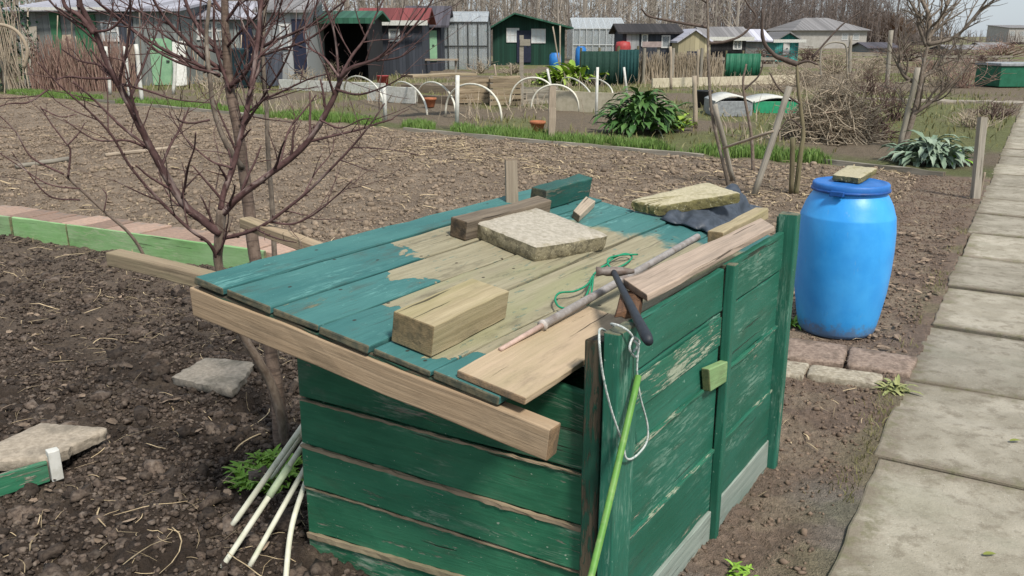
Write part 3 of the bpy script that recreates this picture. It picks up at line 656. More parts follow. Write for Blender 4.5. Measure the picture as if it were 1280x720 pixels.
# pole
def spline(p,n=8):
    p=np.asarray(p,float);out=[];q=np.vstack([2*p[0]-p[1],p,2*p[-1]-p[-2]])
    for i in range(1,len(q)-2):
        for j in range(n):
            t=j/n;a,b_,c,d=q[i-1],q[i],q[i+1],q[i+2]
            out.append(.5*((2*b_)+(c-a)*t+(2*a-5*b_+4*c-d)*t*t+(3*b_-a-3*c+d)*t**3))
    out.append(p[-1]);return np.array(out)
pa,pb=L(625,437,.032),G(872,296,.945);pm=pa+(pb-pa)*.16
po=thing('long_pole','long thin grey metal pole with pinkish tip lying along the lid','pole',tuple(pa))
mb=MB();mb.tube([pa,pm],[.006,.008],10);mb.build('tip',plain('pole_tip',(.5,.36,.3),None,30,.6),po,0,True)
mb=MB();mb.tube([pm,pm+(pb-pm)*.01,pm+(pb-pm)*.011,pb],[.0155,.0155,.0125,.0125],14);mb.build('shaft',plain('pole_grey',(.5,.46,.43),(.36,.32,.29),40,.5,.1,.15,spec=.5,c3=(.28,.22,.18),s3=14),po,0,True)
# hammer
ha,hb=G(767,340,.985),G(811,427,.975)
hm=thing('hammer','hammer with dark rubber handle lying across the pole and boards','hammer',tuple(ha))
d=(hb-ha)/np.linalg.norm(hb-ha);sd=np.cross(d,ZV)
mb=MB();pt=[ha+d*t for t in (0,.05,.12,.19,.26,.275)];L_=np.linalg.norm(hb-ha);pt=[ha+(hb-ha)*t for t in (0,.2,.45,.7,.94,1)]
mb.tube(pt,[.009,.0095,.0105,.012,.0145,.011],12);mb.build('handle',plain('dark_rubber',(.025,.032,.042),(.018,.022,.03),40,.55,.1,.2,spec=.4),hm,0,True)
mb=MB();hx=ha-d*.006;mb.tube([hx-sd*.062,hx-sd*.03,hx-sd*.022,hx+sd*.02,hx+sd*.03,hx+sd*.05],[.006,.012,.014,.014,.011,.015],12);mb.build('head',plain('rusty_steel',(.22,.19,.17),(.14,.1,.08),50,.55,.1,.4,spec=.5),hm,0,True)
# rotten wood chunk under hammer
c=[G(768,398,.958),G(800,395,.958),G(803,372,.958),G(775,366,.958)]
mb=MB();mb.hexa(c+[p+ZV*.016 for p in c],5,.003);drop(tag(mb.build('wood_scrap',wood('rust_brown_wood',(.17,.09,.05),(.09,.05,.03)),None,.003),'reddish brown rotten wood scrap under the dark hammer handle','wood scrap'))
# green twine
M['twine']=plain('green_twine',(.02,.28,.15),(.012,.2,.1),90,.7,.1,.3)
mb=MB()
for pp in ([(797,318),(775,319),(760,324),(764,335),(778,332),(790,322),(782,317),(768,322),(758,330)],[(742,343),(740,360),(737,378),(720,386),(700,384),(694,374),(700,366),(718,364),(734,356),(741,345),(736,362),(730,376)],[(742,343),(752,334),(760,330)]):
    mb.tube(spline([L(x_,y_,.012+.02*random.random()) for x_,y_ in pp],6),.0035,6)
drop(tag(mb.build('green_twine',M['twine'],None,0,True),'bright green twine looped loosely beside the pole on the lid','twine'))
# white rope round the front post
M['rope']=plain('white_rope',(.62,.63,.6),(.4,.46,.44),110,.8,.2,.4,.002,c3=(.16,.28,.24),s3=60)
ctr=spline([W(770,425,.035),W(752,411,.025),W(749,424,-.036),W(753,465,-.040),W(764,512,-.042),W(778,553,-.045),W(783,573,-.045),W(795,570,-.04),W(808,553,-.038),W(809,530,-.037),W(800,495,-.037),W(796,462,-.04),W(797,437,-.045),W(789,418,-.048),W(776,408,-.03),W(764,405,.01),W(775,412,.03)],10)
ctr2=spline([W(790,424,-.05),W(798,432,-.06),W(795,446,-.055),W(787,436,-.06),W(792,422,-.055),W(799,428,-.05),W(792,440,-.05)],8)
mb=MB()
for C in (ctr,ctr2):
    for ph in (0,math.pi*2/3,math.pi*4/3):
        k=len(C);n4=k*4;ii=np.linspace(0,k-1,n4);cc=np.stack([np.interp(ii,np.arange(k),C[:,a]) for a in range(3)],1)
        t=np.gradient(cc,axis=0);t/=np.linalg.norm(t,axis=1)[:,None];u1=np.cross(t,np.array([.3,.5,.81]));u1/=np.linalg.norm(u1,axis=1)[:,None];u2=np.cross(t,u1)
        al=np.cumsum(np.r_[0,np.linalg.norm(np.diff(cc,axis=0),axis=1)])*520+ph
        mb.tube(cc+.0016*(np.cos(al)[:,None]*u1+np.sin(al)[:,None]*u2),.0016,5)
drop(tag(mb.build('rope',M['rope'],None,0,True),'white flecked rope looped over the front post of the green box','rope'))
# green plastic cane
ta=W(798,470,-.045);tb=W(737,715,-.10);gd=(tb-ta)/(tb[2]-ta[2]);te=ta+gd*(-.03-ta[2])
mb=MB();mb.tube(spline([ta,ta*.6+te*.4+np.array([.006,0,0]),te],8),[.0085]*17,10)
drop(tag(mb.build('green_cane',plain('green_cane',(.13,.3,.06),(.09,.23,.045),30,.5,.1,.2,c3=(.2,.33,.1),s3=15),None,0,True),'bright green garden cane leaning against the front box post','cane'))
# ------------------------------------------------------------------ white canes left of the box
M['wcane']=plain('white_plastic_cane',(.7,.69,.57),(.58,.58,.45),20,.5,.2,.1,c3=(.45,.5,.33),s3=9)
labs=['white plastic cane leaning on the box, farthest left of the four','short white plastic cane tucked between the two left leaning canes','white plastic cane with pale green tape, second long one from left','white plastic cane leaning on box, third long one from left','slightly bowed white cane standing closest to the box front']
for (bx0,by0,tx,ty,uu,lb,r,bow) in ((288,660,383,526,.16,labs[0],.0105,0),(340,598,383,536,.13,labs[1],.008,0),(277,710,381,553,.10,labs[2],.0095,0),(312,708,383,582,.08,labs[3],.009,0),(356,735,385,600,.05,labs[4],.009,-.02)):
    a=G(bx0,by0,.005);b_=FR(tx,ty,uu);b_=b_+(b_-a)*.12
    mb=MB();mid=(a+b_)/2+np.array([bow,0,0]);mb.tube(spline([a,mid,b_],6),r,10)
    if 'tape' in lb:
        cn=thing('white_cane',lb,'cane',tuple(a),'white canes leaning on the box');mb.build('cane_rod',M['wcane'],cn,0,True)
        m2=MB();m2.tube([a+(b_-a)*.5,a+(b_-a)*.72],r*1.35,10);m2.build('tape',plain('pale_green_tape',(.55,.66,.42),None,20,.5),cn,0,True)
    else:drop(tag(mb.build('white_cane',M['wcane'],None,0,True),lb,'cane','white canes leaning on the box'))
# weed tuft
M['weed']=leafm('weed_green',(.14,.32,.025),(.28,.44,.07))
def weed(name,c,r,n,ln,lab,mat='weed',wd=.25,cat='weed',up=.8,droop=.9,shape='leaf'):
    mb=MB()
    for i in range(n):
        a=random.uniform(0,6.283);q=r*random.random()**.5;p=c+np.array([math.cos(a)*q,math.sin(a)*q,0]);p[2]=float(gz(p[0],p[1]))
        b_=random.uniform(0,6.283);l=ln*random.uniform(.5,1.1)
        mb.leaf(p,(math.cos(b_),math.sin(b_),up*random.uniform(.4,1.6)),l,l*wd,droop*random.uniform(.5,1.4),4,None,shape)
    return drop(tag(mb.build(name,M[mat],None,0,False),lab,cat))
weed('weed_tuft',G(328,598)+np.array([0,.06,0]),.12,700,.075,'bright green weed tuft at the foot of the fruit tree')
weed('weed_tuft',G(1001,412)+np.array([-.05,.1,0]),.07,60,.16,'small green weeds growing beside the base of the barrel',wd=.16)
weed('weed_tuft',G(926,716),.04,26,.055,'tiny yellow green weed at the bottom corner near the box')
M['dryleaf']=leafm('pale_dry_leaf',(.32,.33,.14),(.22,.25,.09))
weed('weed_tuft',G(1120,492),.05,40,.10,'pale yellowish weed at the path edge beside the pavers','dryleaf',.2)
# ------------------------------------------------------------------ slabs on the soil
def gs(pts,z):return [G(x_,y_,z) for x_,y_ in pts]
slab('paving_slab',gs([(214,470),(258,446),(320,452),(290,488)],.05),.045,'slabg','grey paving slab lying in the soil behind the white canes','slab',.012,seed=5)
M['slabt']=plain('tan_concrete',(.42,.36,.285),(.3,.255,.2),50,.9,.15,.9,.006,.2,(.22,.19,.15),7)
slab('paving_slab',gs([(-60,580),(52,527),(137,534),(62,572)],.09),.045,'slabt','tan grey slab lying in the soil at the left frame edge','slab',.01,seed=6)
pb_=thing('painted_board','old green and white painted board against the left slab','board',tuple(G(40,600)))
a,b_=G(-80,640,.0),G(62,598,.0);d=(b_-a);d/=np.linalg.norm(d)
mb=MB();mb.bar(a+ZV*-.01,b_-ZV*.01,.02,.085,ZV,6,.001);mb.build('green_face',M['green'],pb_,.003)
mb=MB();mb.bar(b_+d*.004-ZV*.01,b_+d*.045-ZV*.01,.04,.125,ZV,2,.001);mb.build('white_end',M['white'],pb_,.003)
# pavers by the barrel
for (pts,mt,lb,sd_) in (([(1014,455),(1104,467),(1100,482),(1008,467)],'paver_pale','pale weathered paver nearest the viewer by the barrel',11),
    ([(1063,432),(1148,446),(1137,468),(1058,455)],'paver','brown worn paver touching the path edge in front of barrel',12),
    ([(985,421),(1060,431),(1054,454),(980,446)],'paver','brown worn paver just left under the front of the barrel',13),
    ([(975,449),(1012,454),(1003,470),(970,466)],'paver_pale','small pale paver half hidden behind the green box post',14)):
    slab('paver',gs(pts,.035),.07,mt,lb,'paver',.006,group='pavers in front of the blue barrel',seed=sd_)
# ------------------------------------------------------------------ barrel
g=G(1052,427);dv=np.array([g[0],g[1],0]);dv/=np.linalg.norm(dv);bc=np.array([g[0],g[1],0])+dv*.235+np.array([-.045,0,0])
br=thing('water_barrel','big blue plastic barrel standing beside the path','barrel',tuple(bc))
n=NT('blue_plastic');v=n.obj();f=n.noise(v,6,5,.6);sm=n.noise(n.mapv(v,(16,16,3.5)),1,6,.72);sz=n.nd('ShaderNodeSeparateXYZ');n.ln(v,sz.inputs[0])
col=n.mix(n.ss(f,.3,.7),(.03,.31,.78),(.05,.38,.85))
col=n.mix(n.math('MULTIPLY',n.ss(sm,.62,.74),.4),col,(.02,.13,.38))
col=n.mix(n.math('MULTIPLY',n.ss(n.noise(n.mapv(v,(40,40,9),(3,3,3)),1,5,.7),.62,.72),.55),col,(.15,.38,.68))
col=n.mix(n.math('MULTIPLY',n.ss(n.math('ADD',sz.outputs[2],n.math('MULTIPLY',n.noise(v,22,5,.7),-.22)),-.01,-.08),.6),col,(.16,.14,.12))
col=n.mix(n.math('MULTIPLY',n.ss(n.noise(v,90,3,.6),.73,.77),.4),col,(.14,.15,.17))
n.bump(n.math('ADD',n.noise(v,9,3,.5),n.math('MULTIPLY',sm,.35)),.2,.012)
M['blue']=n.fin(col,n.math('MULTIPLY_ADD',f,.2,.30),.5)
BS=.952;prof=[(0,0),(.19,0),(.215,.008),(.225,.03),(.242,.12),(.264,.26),(.275,.40),(.279,.52),(.277,.63),(.268,.715),(.2665,.722),(.2635,.728),(.245,.785),(.222,.828),(.207,.85),(.203,.86),(.203,.882)]
prof=[(a_*BS,b_*BS) for a_,b_ in prof];mb=MB();mb.lathe(bc,prof[1:],56);mb.build('body',M['blue'],br,0,True)
lt=np.array([0,0,.88*BS]);mb=MB();pr=[(.2,-.012),(.213,-.01),(.216,.0),(.216,.022),(.210,.03),(.196,.033),(.19,.027),(.16,.024),(.02,.03)]
mb.lathe(bc+lt,[(a_*BS,b_) for a_,b_ in pr],56);o=mb.build('lid',plain('blue_lid',(.028,.17,.52),(.02,.13,.42),10,.5,.05,.15,spec=.4),br,0,True)
mb=MB()
for q in range(40):
    a0_=q/40*2*math.pi;a1_=(q+.86)/40*2*math.pi;rr_=.2175*BS
mb.lathe(bc+lt,[(.2165*BS,-.016),(.2225*BS,-.013),(.2225*BS,-.003),(.2165*BS,0)],56);mb.build('clamp_ring',plain('blue_ring',(.018,.1,.36),(.012,.06,.22),16,.45,.05,.3,spec=.4),br,0,True)
m1=bc+lt;mb=MB();dd=np.array([-.62,-.78,0]);mb.bar(m1+dd*.212+ZV*-.022,m1+dd*.236+ZV*-.022,.075,.028,ZV,2,.001);mb.build('latch',plain('blue_latch',(.018,.1,.36),None,16,.5),br,.004)
def Bp(px,py,z):return G(px,py,z)
zt=.88*BS+.033+.035
slab('stone',[Bp(1040,218,zt),Bp(1060,206,zt),Bp(1097,210,zt),Bp(1076,222,zt)],.035,'slabm','flat mossy stone lying on the blue barrel lid','stone',.005,seed=21)
# ------------------------------------------------------------------ lime edging boards with bricks
eL0,eL1=G(-70,283),G(332,343)
def eline(px_):
    d=eL1-eL0;r_=ray(px_,300);k=np.array([r_[0],r_[1]]);A_=np.array([[d[0],-k[0]],[d[1],-k[1]]]);t=np.linalg.solve(A_,-eL0[:2])[0];return eL0+d*t
for (xa,xb,lb) in ((-70,17,'lime green edging board leftmost, cut off by the frame'),(20,86,'short lime green edging board, middle one'),(87.5,330,'long lime green edging board ending behind the lid')):
    a,b_=eline(xa),eline(xb);a=a if xa>0 else a-(eL1-eL0)*.45;mb=MB();mb.bar(a-ZV*.05,b_-ZV*.05,.025,.225,ZV,6,.002);drop(tag(mb.build('edging_board',M['lime'],None,.004),lb,'edging board','lime green boards edging the left bed'))
a=eL0-(eL1-eL0)*.4;b_=eL1;ln_=np.linalg.norm(b_-a);d=(b_-a)/ln_;nn=np.array([-d[1],d[0],0]);s=.1;k=0
first=None
while s<ln_-.1:
    w=random.uniform(.2,.27);p=a+d*s+nn*.04;mb=MB();dz=random.uniform(-.006,.006);sk=d*random.uniform(-.03,.03)
    c=[p,p+d*w,p+d*w+nn*.36+sk,p+nn*.36+sk];z0,z1=.02,.158+dz
    mb.hexa([q+ZV*z0 for q in c]+[q+ZV*z1 for q in c],2,.003,rn=random.random())
    drop(tag(mb.build('brick',M['brick'],None,.006),'pinkish brick in the row behind the lime green edging boards','brick','row of bricks along the lime green boards'));s+=w+.008;k+=1
# stakes and sticks ------------------------------------------------------
def stick(name,a,b_,r,mat,lab,cat,grp=None,k=8,taper=1.,sq=False):
    mb=MB()
    if sq:mb.bar(a,b_,r*2,r*1.7,np.array([.1,-1,.05]) if abs((b_-a)[2])>.3*np.linalg.norm(b_-a) else ZV,5,r*.05)
    else:
        n=6;pt=np.array([a+(b_-a)*i/n+RNG.normal(0,r*.1,3) for i in range(n+1)]);mb.tube(pt,np.linspace(r,r*taper,n+1),k)
    return drop(tag(mb.build(name,M[mat],None,.002 if sq else 0,not sq),lab,cat,grp))
a=P(646,300,3.75);a[2]=-.05;stick('wooden_stake',a,P(638,198,3.72),.026,'stakew','upright pale wooden stake behind the left edge of lid','stake',sq=True)
stick('wooden_pole',G(20,208,.02),G(86,199,.02),.035,'greystake','pale pole lying at far left on the brown bed','pole','poles lying on the brown bed')
stick('wooden_pole',G(132,194,.02),G(222,184,.02),.03,'stakew','thin pale pole lying behind the fruit tree on the bed','pole','poles lying on the brown bed')
a=G(1216,249);stick('wooden_stake',a,P(1226,146,a[1]+.05),.038,'greystake','square grey stake standing at the far right beside the path','stake',sq=True)
a=G(1224,249);stick('wooden_stake',a,P(1231,215,a[1]),.012,'stakew','thin short stick beside the square grey stake','stake')
Y0=G(912,230)[1]
stick('wooden_stake',G(916,226),P(893,131,Y0-.1),.03,'greystake','pale leaning stake left of the crossed canes','stake','stakes of the young trees')
stick('wooden_stake',G(942,246),P(987,109,9.4),.035,'greystake','pale stake leaning right, tallest of the young tree stakes','stake','stakes of the young trees')
stick('thin_cane',P(904,185,10.0),P(967,164,9.3),.016,'stakew','thin cane tied across the two leaning stakes','cane')
stick('wooden_stake',G(989,241),P(991,172,9.45),.028,'mossstake','short dark mossy stake left of the thin young tree','stake','stakes of the young trees')
a=G(689,173);stick('wooden_stake',a,P(690,107,a[1]),.055,'stakew','tan stake standing at the grass edge among white hoops','stake',sq=True)
a=G(1108,112);stick('wooden_post',a,P(1114,38,a[1]),.07,'greystake','tall grey post standing on the far plots right of centre','post')
a=G(1062,98);stick('wooden_post',a,P(1063,45,a[1]),.07,'greystake','grey post beside the bent metal arch','post')
a=G(12,116);stick('wooden_post',a,P(4,76,a[1]),.11,'greystake','weathered grey post at the left frame edge','post')
# ------------------------------------------------------------------ trees
M['barkd']=bark('dark_red_bark',(.115,.085,.066),(.19,.15,.118),False,(.22,.185,.16))
M['barkr']=bark('ringed_bark',(.12,.085,.065),(.19,.14,.11),True,(.05,.035,.03))
M['barkg']=bark('grey_bark',(.2,.165,.13),(.12,.095,.075),False,(.26,.225,.19))
M['twig']=bark('purple_twig',(.065,.034,.032),(.115,.066,.062),False,(.26,.2,.18))
M['twigd']=bark('dark_twig',(.07,.05,.042),(.11,.085,.07))
def grow(mb,pts,r0,r1,tw=.5,tl=.3,lvl=2,buds=True,k=6,upb=.5,sp=.13,spread=1.):
    """a limb along pts with side twigs and buds"""
    pts=np.asarray(pts,float);C=spline(pts,7)
    n=len(C);C=C+np.cumsum(RNG.normal(0,r0*.10,(n,3)),0)*np.linspace(0,1,n)[:,None]*.6
    rr=np.linspace(r0,r1,n)*(1+RNG.normal(0,.05,n));mb.tube(C,rr,k if r0>.004 else 4)
    if lvl<=0:return
    seg=np.linalg.norm(np.diff(C,axis=0),axis=1);ac=np.r_[0,np.cumsum(seg)];Lt=ac[-1];s=sp*random.uniform(.3,1)
    side=1
    while s<Lt:
        i=min(n-2,int(np.searchsorted(ac,s)));t=C[min(i+1,n-1)]-C[i];t/=max(np.linalg.norm(t),1e-6)
        if random.random()<tw:
            rd=RNG.normal(0,1,3)*np.array([1,.8,.6])*spread;rd-=t*np.dot(rd,t);rd/=np.linalg.norm(rd)
            d=t*random.uniform(.4,.9)+rd*random.uniform(.5,1.)+ZV*upb*random.random();d/=np.linalg.norm(d)
            l=tl*random.uniform(.3,1.15);m=max(3,int(l/.06));pp=[C[i]]
            for q in range(m):
                d=d+RNG.normal(0,.10,3)+ZV*.06*upb;d/=np.linalg.norm(d);pp.append(pp[-1]+d*l/m)
            rt=max(r1*.7,min(rr[i]*.55,.006 if r0<.02 else .02)) if r0<.05 else rr[i]*.35
            grow(mb,pp,rt,max(rt*.45,r1*.35),tw*.75,tl*.45,lvl-1,buds,5,upb,sp*.8,spread)
        elif buds:
            rd=RNG.normal(0,1,3);rd-=t*np.dot(rd,t);rd/=np.linalg.norm(rd);r=rr[i]
            a=C[i]+rd*r*.7;b_=a+(rd*.6+t*.8)*min(.016,r*2.2+.004);mb.tube([a,(a+b_)/2,b_],[r*.3,min(.004,r*.55),.0008],4)
        s+=sp*random.uniform(.5,1.4)
def px(pl,Y0,Y1=None):
    Y1=Y0 if Y1 is None else Y1;n=len(pl)
    return [P(x_,y_,Y0+(Y1-Y0)*i/(n-1)) for i,(x_,y_) in enumerate(pl)]
random.seed(21)
tb_=G(352,558)
tree=thing('fruit_tree','bare fruit tree with several dark stems behind the left of the box','tree',tuple(tb_))
YT=tb_[1]+.03
b0=tb_-ZV*.06;fk=P(338,478,YT)
mb=MB();mb.tube(spline([b0,P(351,520,YT),fk,P(322,450,YT-.05),P(297,405,YT-.10),P(274,335,YT-.13),P(274,300,YT-.14),P(277,262,YT-.15)],6),np.interp(np.arange(43),[0,8,14,22,30,36,42],[.02,.02,.02,.0165,.0165,.019,.018]),12)
mb.build('trunk',M['barkd'],tree,0,True)
mb=MB();s=spline([b0-ZV*.02,P(350,525,YT+.02),P(345,480,YT+.05),P(338,440,YT+.09),P(326,360,YT+.16),P(317,310,YT+.2),P(311,260,YT+.24),P(305,215,YT+.26),P(298,165,YT+.28),P(288,115,YT+.3),P(283,60,YT+.3),P(281,0,YT+.3),P(284,-70,YT+.3),P(290,-160,YT+.3)],6)
mb.tube(s,np.interp(np.arange(len(s)),[0,3,8,18,36,56,len(s)],[.046,.036,.031,.027,.025,.019,.008]),14);mb.build('trunk',M['barkr'],tree,0,True)
mb=MB();s=spline([P(349,520,YT+.05),P(345,450,YT+.15),P(344,380,YT+.25),P(343,320,YT+.32),P(340,255,YT+.36),P(335,190,YT+.38),P(333,130,YT+.4),P(329,70,YT+.4),P(332,0,YT+.4),P(336,-70,YT+.4)],6)
mb.tube(s,np.linspace(.014,.006,len(s)),8);s=spline([P(303,210,YT+.24),P(283,180,YT+.2),P(268,140,YT+.2),P(262,95,YT+.18),P(258,50,YT+.2),P(262,0,YT+.2)],6);mb.tube(s,np.linspace(.012,.007,len(s)),8);mb.build('trunk',M['barkg'],tree,0,True)
mb=MB();A=YT-.15
br_=[ # (pixels, depth start, depth end, r0, r1)
([(275,292),(252,274),(232,258),(210,225),(190,188),(170,150),(150,112),(133,82),(117,42),(100,8),(95,-30),(85,-90)],A,A-.2,.0175,.008),
([(278,268),(300,245),(330,222),(375,187),(402,150),(420,112),(426,95)],A,A-.12,.0135,.011),
([(425,97),(440,84),(470,74),(500,52),(522,28),(545,-5)],A-.12,A-.2,.007,.003),
([(426,95),(440,70),(455,50),(470,20),(485,-10)],A-.12,A-.05,.006,.003),
([(425,98),(405,72),(388,60),(380,40),(398,0)],A-.12,A+.1,.005,.003),
([(470,76),(498,72),(515,62),(520,58)],A-.15,A-.2,.004,.002),
([(276,262),(280,240),(291,208),(300,170),(310,120),(317,70),(321,20),(325,-40)],A,A+.05,.012,.009),
([(274,330),(262,305),(236,286),(195,246),(162,207),(140,170),(112,140),(80,112),(48,80)],A+.02,A-.35,.0075,.003),
([(280,298),(310,290),(336,277),(380,243),(424,200),(455,165),(480,130)],A,A-.2,.0085,.003),
([(336,277),(365,280),(392,268),(420,245),(440,225)],A-.05,A-.25,.0045,.0025),
([(282,75),(262,50),(240,18),(228,-20)],YT+.3,YT+.35,.012,.008),
([(284,92),(255,72),(230,48),(205,20),(188,-8)],YT+.3,YT+.1,.011,.006),
([(275,95),(245,80),(205,62),(165,36),(125,5),(100,-20)],YT+.25,YT-.05,.008,.005),
([(272,92),(240,84),(200,66),(150,24),(118,0)],YT+.2,YT-.1,.006,.004),
([(288,108),(306,92),(322,62),(326,30),(318,-20)],YT+.28,YT+.1,.010,.006),
([(322,62),(345,50),(370,40),(400,24),(432,0)],YT+.1,YT-.1,.007,.004),
([(318,72),(345,64),(385,50),(420,22),(440,-15)],YT+.1,YT-.05,.006,.003),
([(300,150),(325,128),(352,115),(385,100),(415,92)],YT+.25,YT-.05,.006,.003),
([(298,170),(330,120),(352,86),(372,40),(390,-10)],YT+.28,YT,.006,.004),
([(170,150),(150,108),(158,60),(162,20),(160,-10)],A-.1,A-.3,.006,.004),
([(117,40),(140,35),(160,10),(165,-15)],A-.15,A-.25,.005,.003),
([(117,42),(100,20),(82,8),(78,-20)],A-.15,A-.2,.010,.006),
([(140,98),(110,98),(85,96),(68,100)],A-.12,A-.3,.005,.003),
([(140,98),(125,82),(100,76),(78,62)],A-.12,A-.1,.0045,.003),
([(142,103),(180,112),(220,124),(262,128)],A-.1,A-.3,.005,.002),
([(262,150),(240,154),(225,152),(218,144)],A-.1,A-.25,.004,.002),
([(290,210),(262,200),(230,170),(212,140)],A,A+.15,.0045,.002),
([(331,222),(350,200),(360,165),(378,140),(395,118)],A-.05,A+.2,.005,.003),
([(400,150),(425,160),(450,150),(465,148)],A-.1,A-.25,.004,.002),
([(310,120),(322,90),(330,50),(350,10),(360,-20)],A,A+.15,.006,.003),
([(60,112),(35,128),(10,130),(-20,140)],A-.3,A-.5,.004,.002),([(190,188),(160,176),(120,175),(80,150)],A-.05,A-.3,.005,.002),([(235,262),(215,250),(200,222),(196,196)],A,A+.1,.004,.002),([(420,112),(448,118),(480,108),(512,90)],A-.1,A-.3,.005,.002),([(380,243),(395,215),(415,190),(418,165)],A-.1,A,.004,.002),
([(288,115),(270,60),(268,10),(272,-30)],YT+.28,YT+.2,.007,.004),([(288,110),(310,60),(340,20),(352,-20)],YT+.3,YT+.15,.006,.003),([(283,60),(300,40),(330,10),(345,-25)],YT+.3,YT,.006,.003),([(283,70),(255,60),(215,50),(180,20),(170,-10)],YT+.3,YT+.2,.006,.003),
([(280,30),(300,0),(315,-40)],YT+.3,YT+.2,.008,.005),([(281,20),(262,-10),(250,-50)],YT+.3,YT+.4,.008,.005),
]
for (pl,y0,y1,r0,r1) in br_:grow(mb,px(pl,y0,y1),r0*.98,r1*.75,.55,.30,2,True,8,.5,.05)
mb.build('crown',M['twig'],tree,0,True)
# sapling on the left
random.seed(5)
sb=G(182,330);Ys=sb[1]
sp=thing('sapling','thin bare forked sapling at the left in front of the lime boards','sapling',tuple(sb))
mb=MB();mb.tube(spline([sb-ZV*.05]+px([(178,316),(160,290),(130,264),(100,236),(80,218)],Ys,Ys-.3),6),np.linspace(.014,.009,31),8);mb.build('trunk',M['barkd'],sp,0,True)
mb=MB()
for (pl,y0,y1,r0) in (([(80,218),(40,197),(20,165),(-5,140)],Ys-.3,Ys-.5,.008),([(85,222),(88,190),(83,180),(66,158),(50,133)],Ys-.3,Ys-.4,.008),([(84,182),(97,168),(106,153)],Ys-.35,Ys-.3,.006),([(100,250),(62,245),(32,212),(15,190)],Ys-.25,Ys-.5,.007),([(100,236),(60,230),(20,205),(-10,185)],Ys-.3,Ys-.6,.006),([(130,265),(133,245),(128,236)],Ys-.2,Ys-.2,.005),([(53,136),(75,146),(95,143)],Ys-.4,Ys-.4,.005)):
    grow(mb,px(pl,y0,y1),r0,.0035,.3,.3,1,True,6,.5,.14)
mb.build('crown',M['twig'],sp,0,True)
# young trees in the middle distance
random.seed(9)
def ytree(name,lab,stem,limbs,r0,mat,cmat,tw=.4,tl=.5,sp=.22,base=None,grp=None,lvl=2):
    t=thing(name,lab,'tree',tuple(base if base is not None else stem[0]),grp)
    mb=MB();C=spline(stem,6);mb.tube(C,np.linspace(r0,r0*.45,len(C)),8);mb.build('trunk',M[mat],t,0,True)
    mb=MB()
    for (pp,a,b_) in limbs:grow(mb,pp,a,b_,tw,tl,lvl,False,6,.5,sp)
    mb.build('crown',M[cmat],t,0,True);return t
Yy=G(942,214)[1]
g=G(912,231);st=[g-ZV*.05]+px([(903,200),(890,142),(886,86),(885,34),(884,0),(884,-40)],g[1],g[1]+.3)
ytree('young_tree','tall thin young tree with two wide sweeping branches',st,[(px([(884,34),(843,27),(812,20),(802,10)],g[1]+.3,g[1]),.018,.008),(px([(886,54),(906,52),(928,43),(944,22),(934,5),(925,-10)],g[1]+.2,g[1]+.1),.018,.008),(px([(884,4),(878,0),(868,-6)],g[1]+.3,g[1]),.012,.006)],.024,'barkg','twigd',.12,.35,.35,g)
g=G(942,212);st=[g-ZV*.05]+px([(939,168),(929,109),(933,80)],g[1],g[1])
ytree('young_tree','short dark thin young tree between the leaning stakes',st,[(px([(930,112),(948,95),(955,75)],g[1],g[1]),.014,.007)],.026,'barkd','twigd',.3,.4,.3,g)
g=G(995,240);st=[g-ZV*.05]+px([(1001,190),(1004,165),(998,112),(996,80)],g[1],g[1]+.1)
ytree('young_tree','young tree with a dark branch hooking up to the left',st,[(px([(996,80),(979,74),(966,68),(952,48),(950,14)],g[1]+.1,g[1]),.032,.013),(px([(996,80),(1010,76),(1023,80)],g[1]+.1,g[1]),.016,.01),(px([(1000,130),(975,112),(962,90)],g[1],g[1]),.012,.007),(px([(1003,160),(985,150),(965,180)],g[1],g[1]),.010,.006),(px([(1015,72),(1050,34),(1076,15)],g[1]+.3,g[1]+.3),.012,.006)],.032,'mossstake','twigd',.3,.45,.3,g)
g=G(1128,186);Yt=g[1]
stick('wooden_stake',G(1124,186),P(1148,84,Yt-.05),.04,'greystake','tan stake leaning beside the bushy bare tree on the right','stake','stakes of the young trees')
st=[g-ZV*.05]+px([(1142,143),(1150,108),(1153,88),(1160,56)],Yt,Yt)
lim=[(px(pl,Yt,Yt+d_),a,b_) for pl,d_,a,b_ in (
([(1160,56),(1161,22),(1152,0),(1140,-30)],.2,.044,.016),([(1160,56),(1194,46),(1220,20),(1238,-5)],-.2,.034,.014),([(1160,50),(1178,20),(1188,-5),(1195,-40)],.2,.032,.013),([(1158,58),(1148,32),(1146,18),(1130,-10)],0,.028,.013),
([(1141,143),(1156,133),(1176,118),(1190,104),(1216,74)],-.3,.036,.012),([(1145,104),(1130,94),(1124,74),(1132,60),(1142,50)],.1,.032,.013),([(1150,100),(1170,84),(1180,70),(1194,58)],.3,.026,.012),([(1150,96),(1166,70),(1185,60)],.0,.016,.008),([(1162,22),(1175,10),(1180,-10)],0,.016,.008),([(1176,118),(1180,95),(1196,80),(1200,60)],-.1,.014,.006),([(1143,140),(1130,128),(1118,110)],.3,.016,.008))]
ytree('bare_tree','bushy bare grey tree beside its leaning stake on the right',st,lim,.05,'barkg','barkg',1.,.65,.10,g)
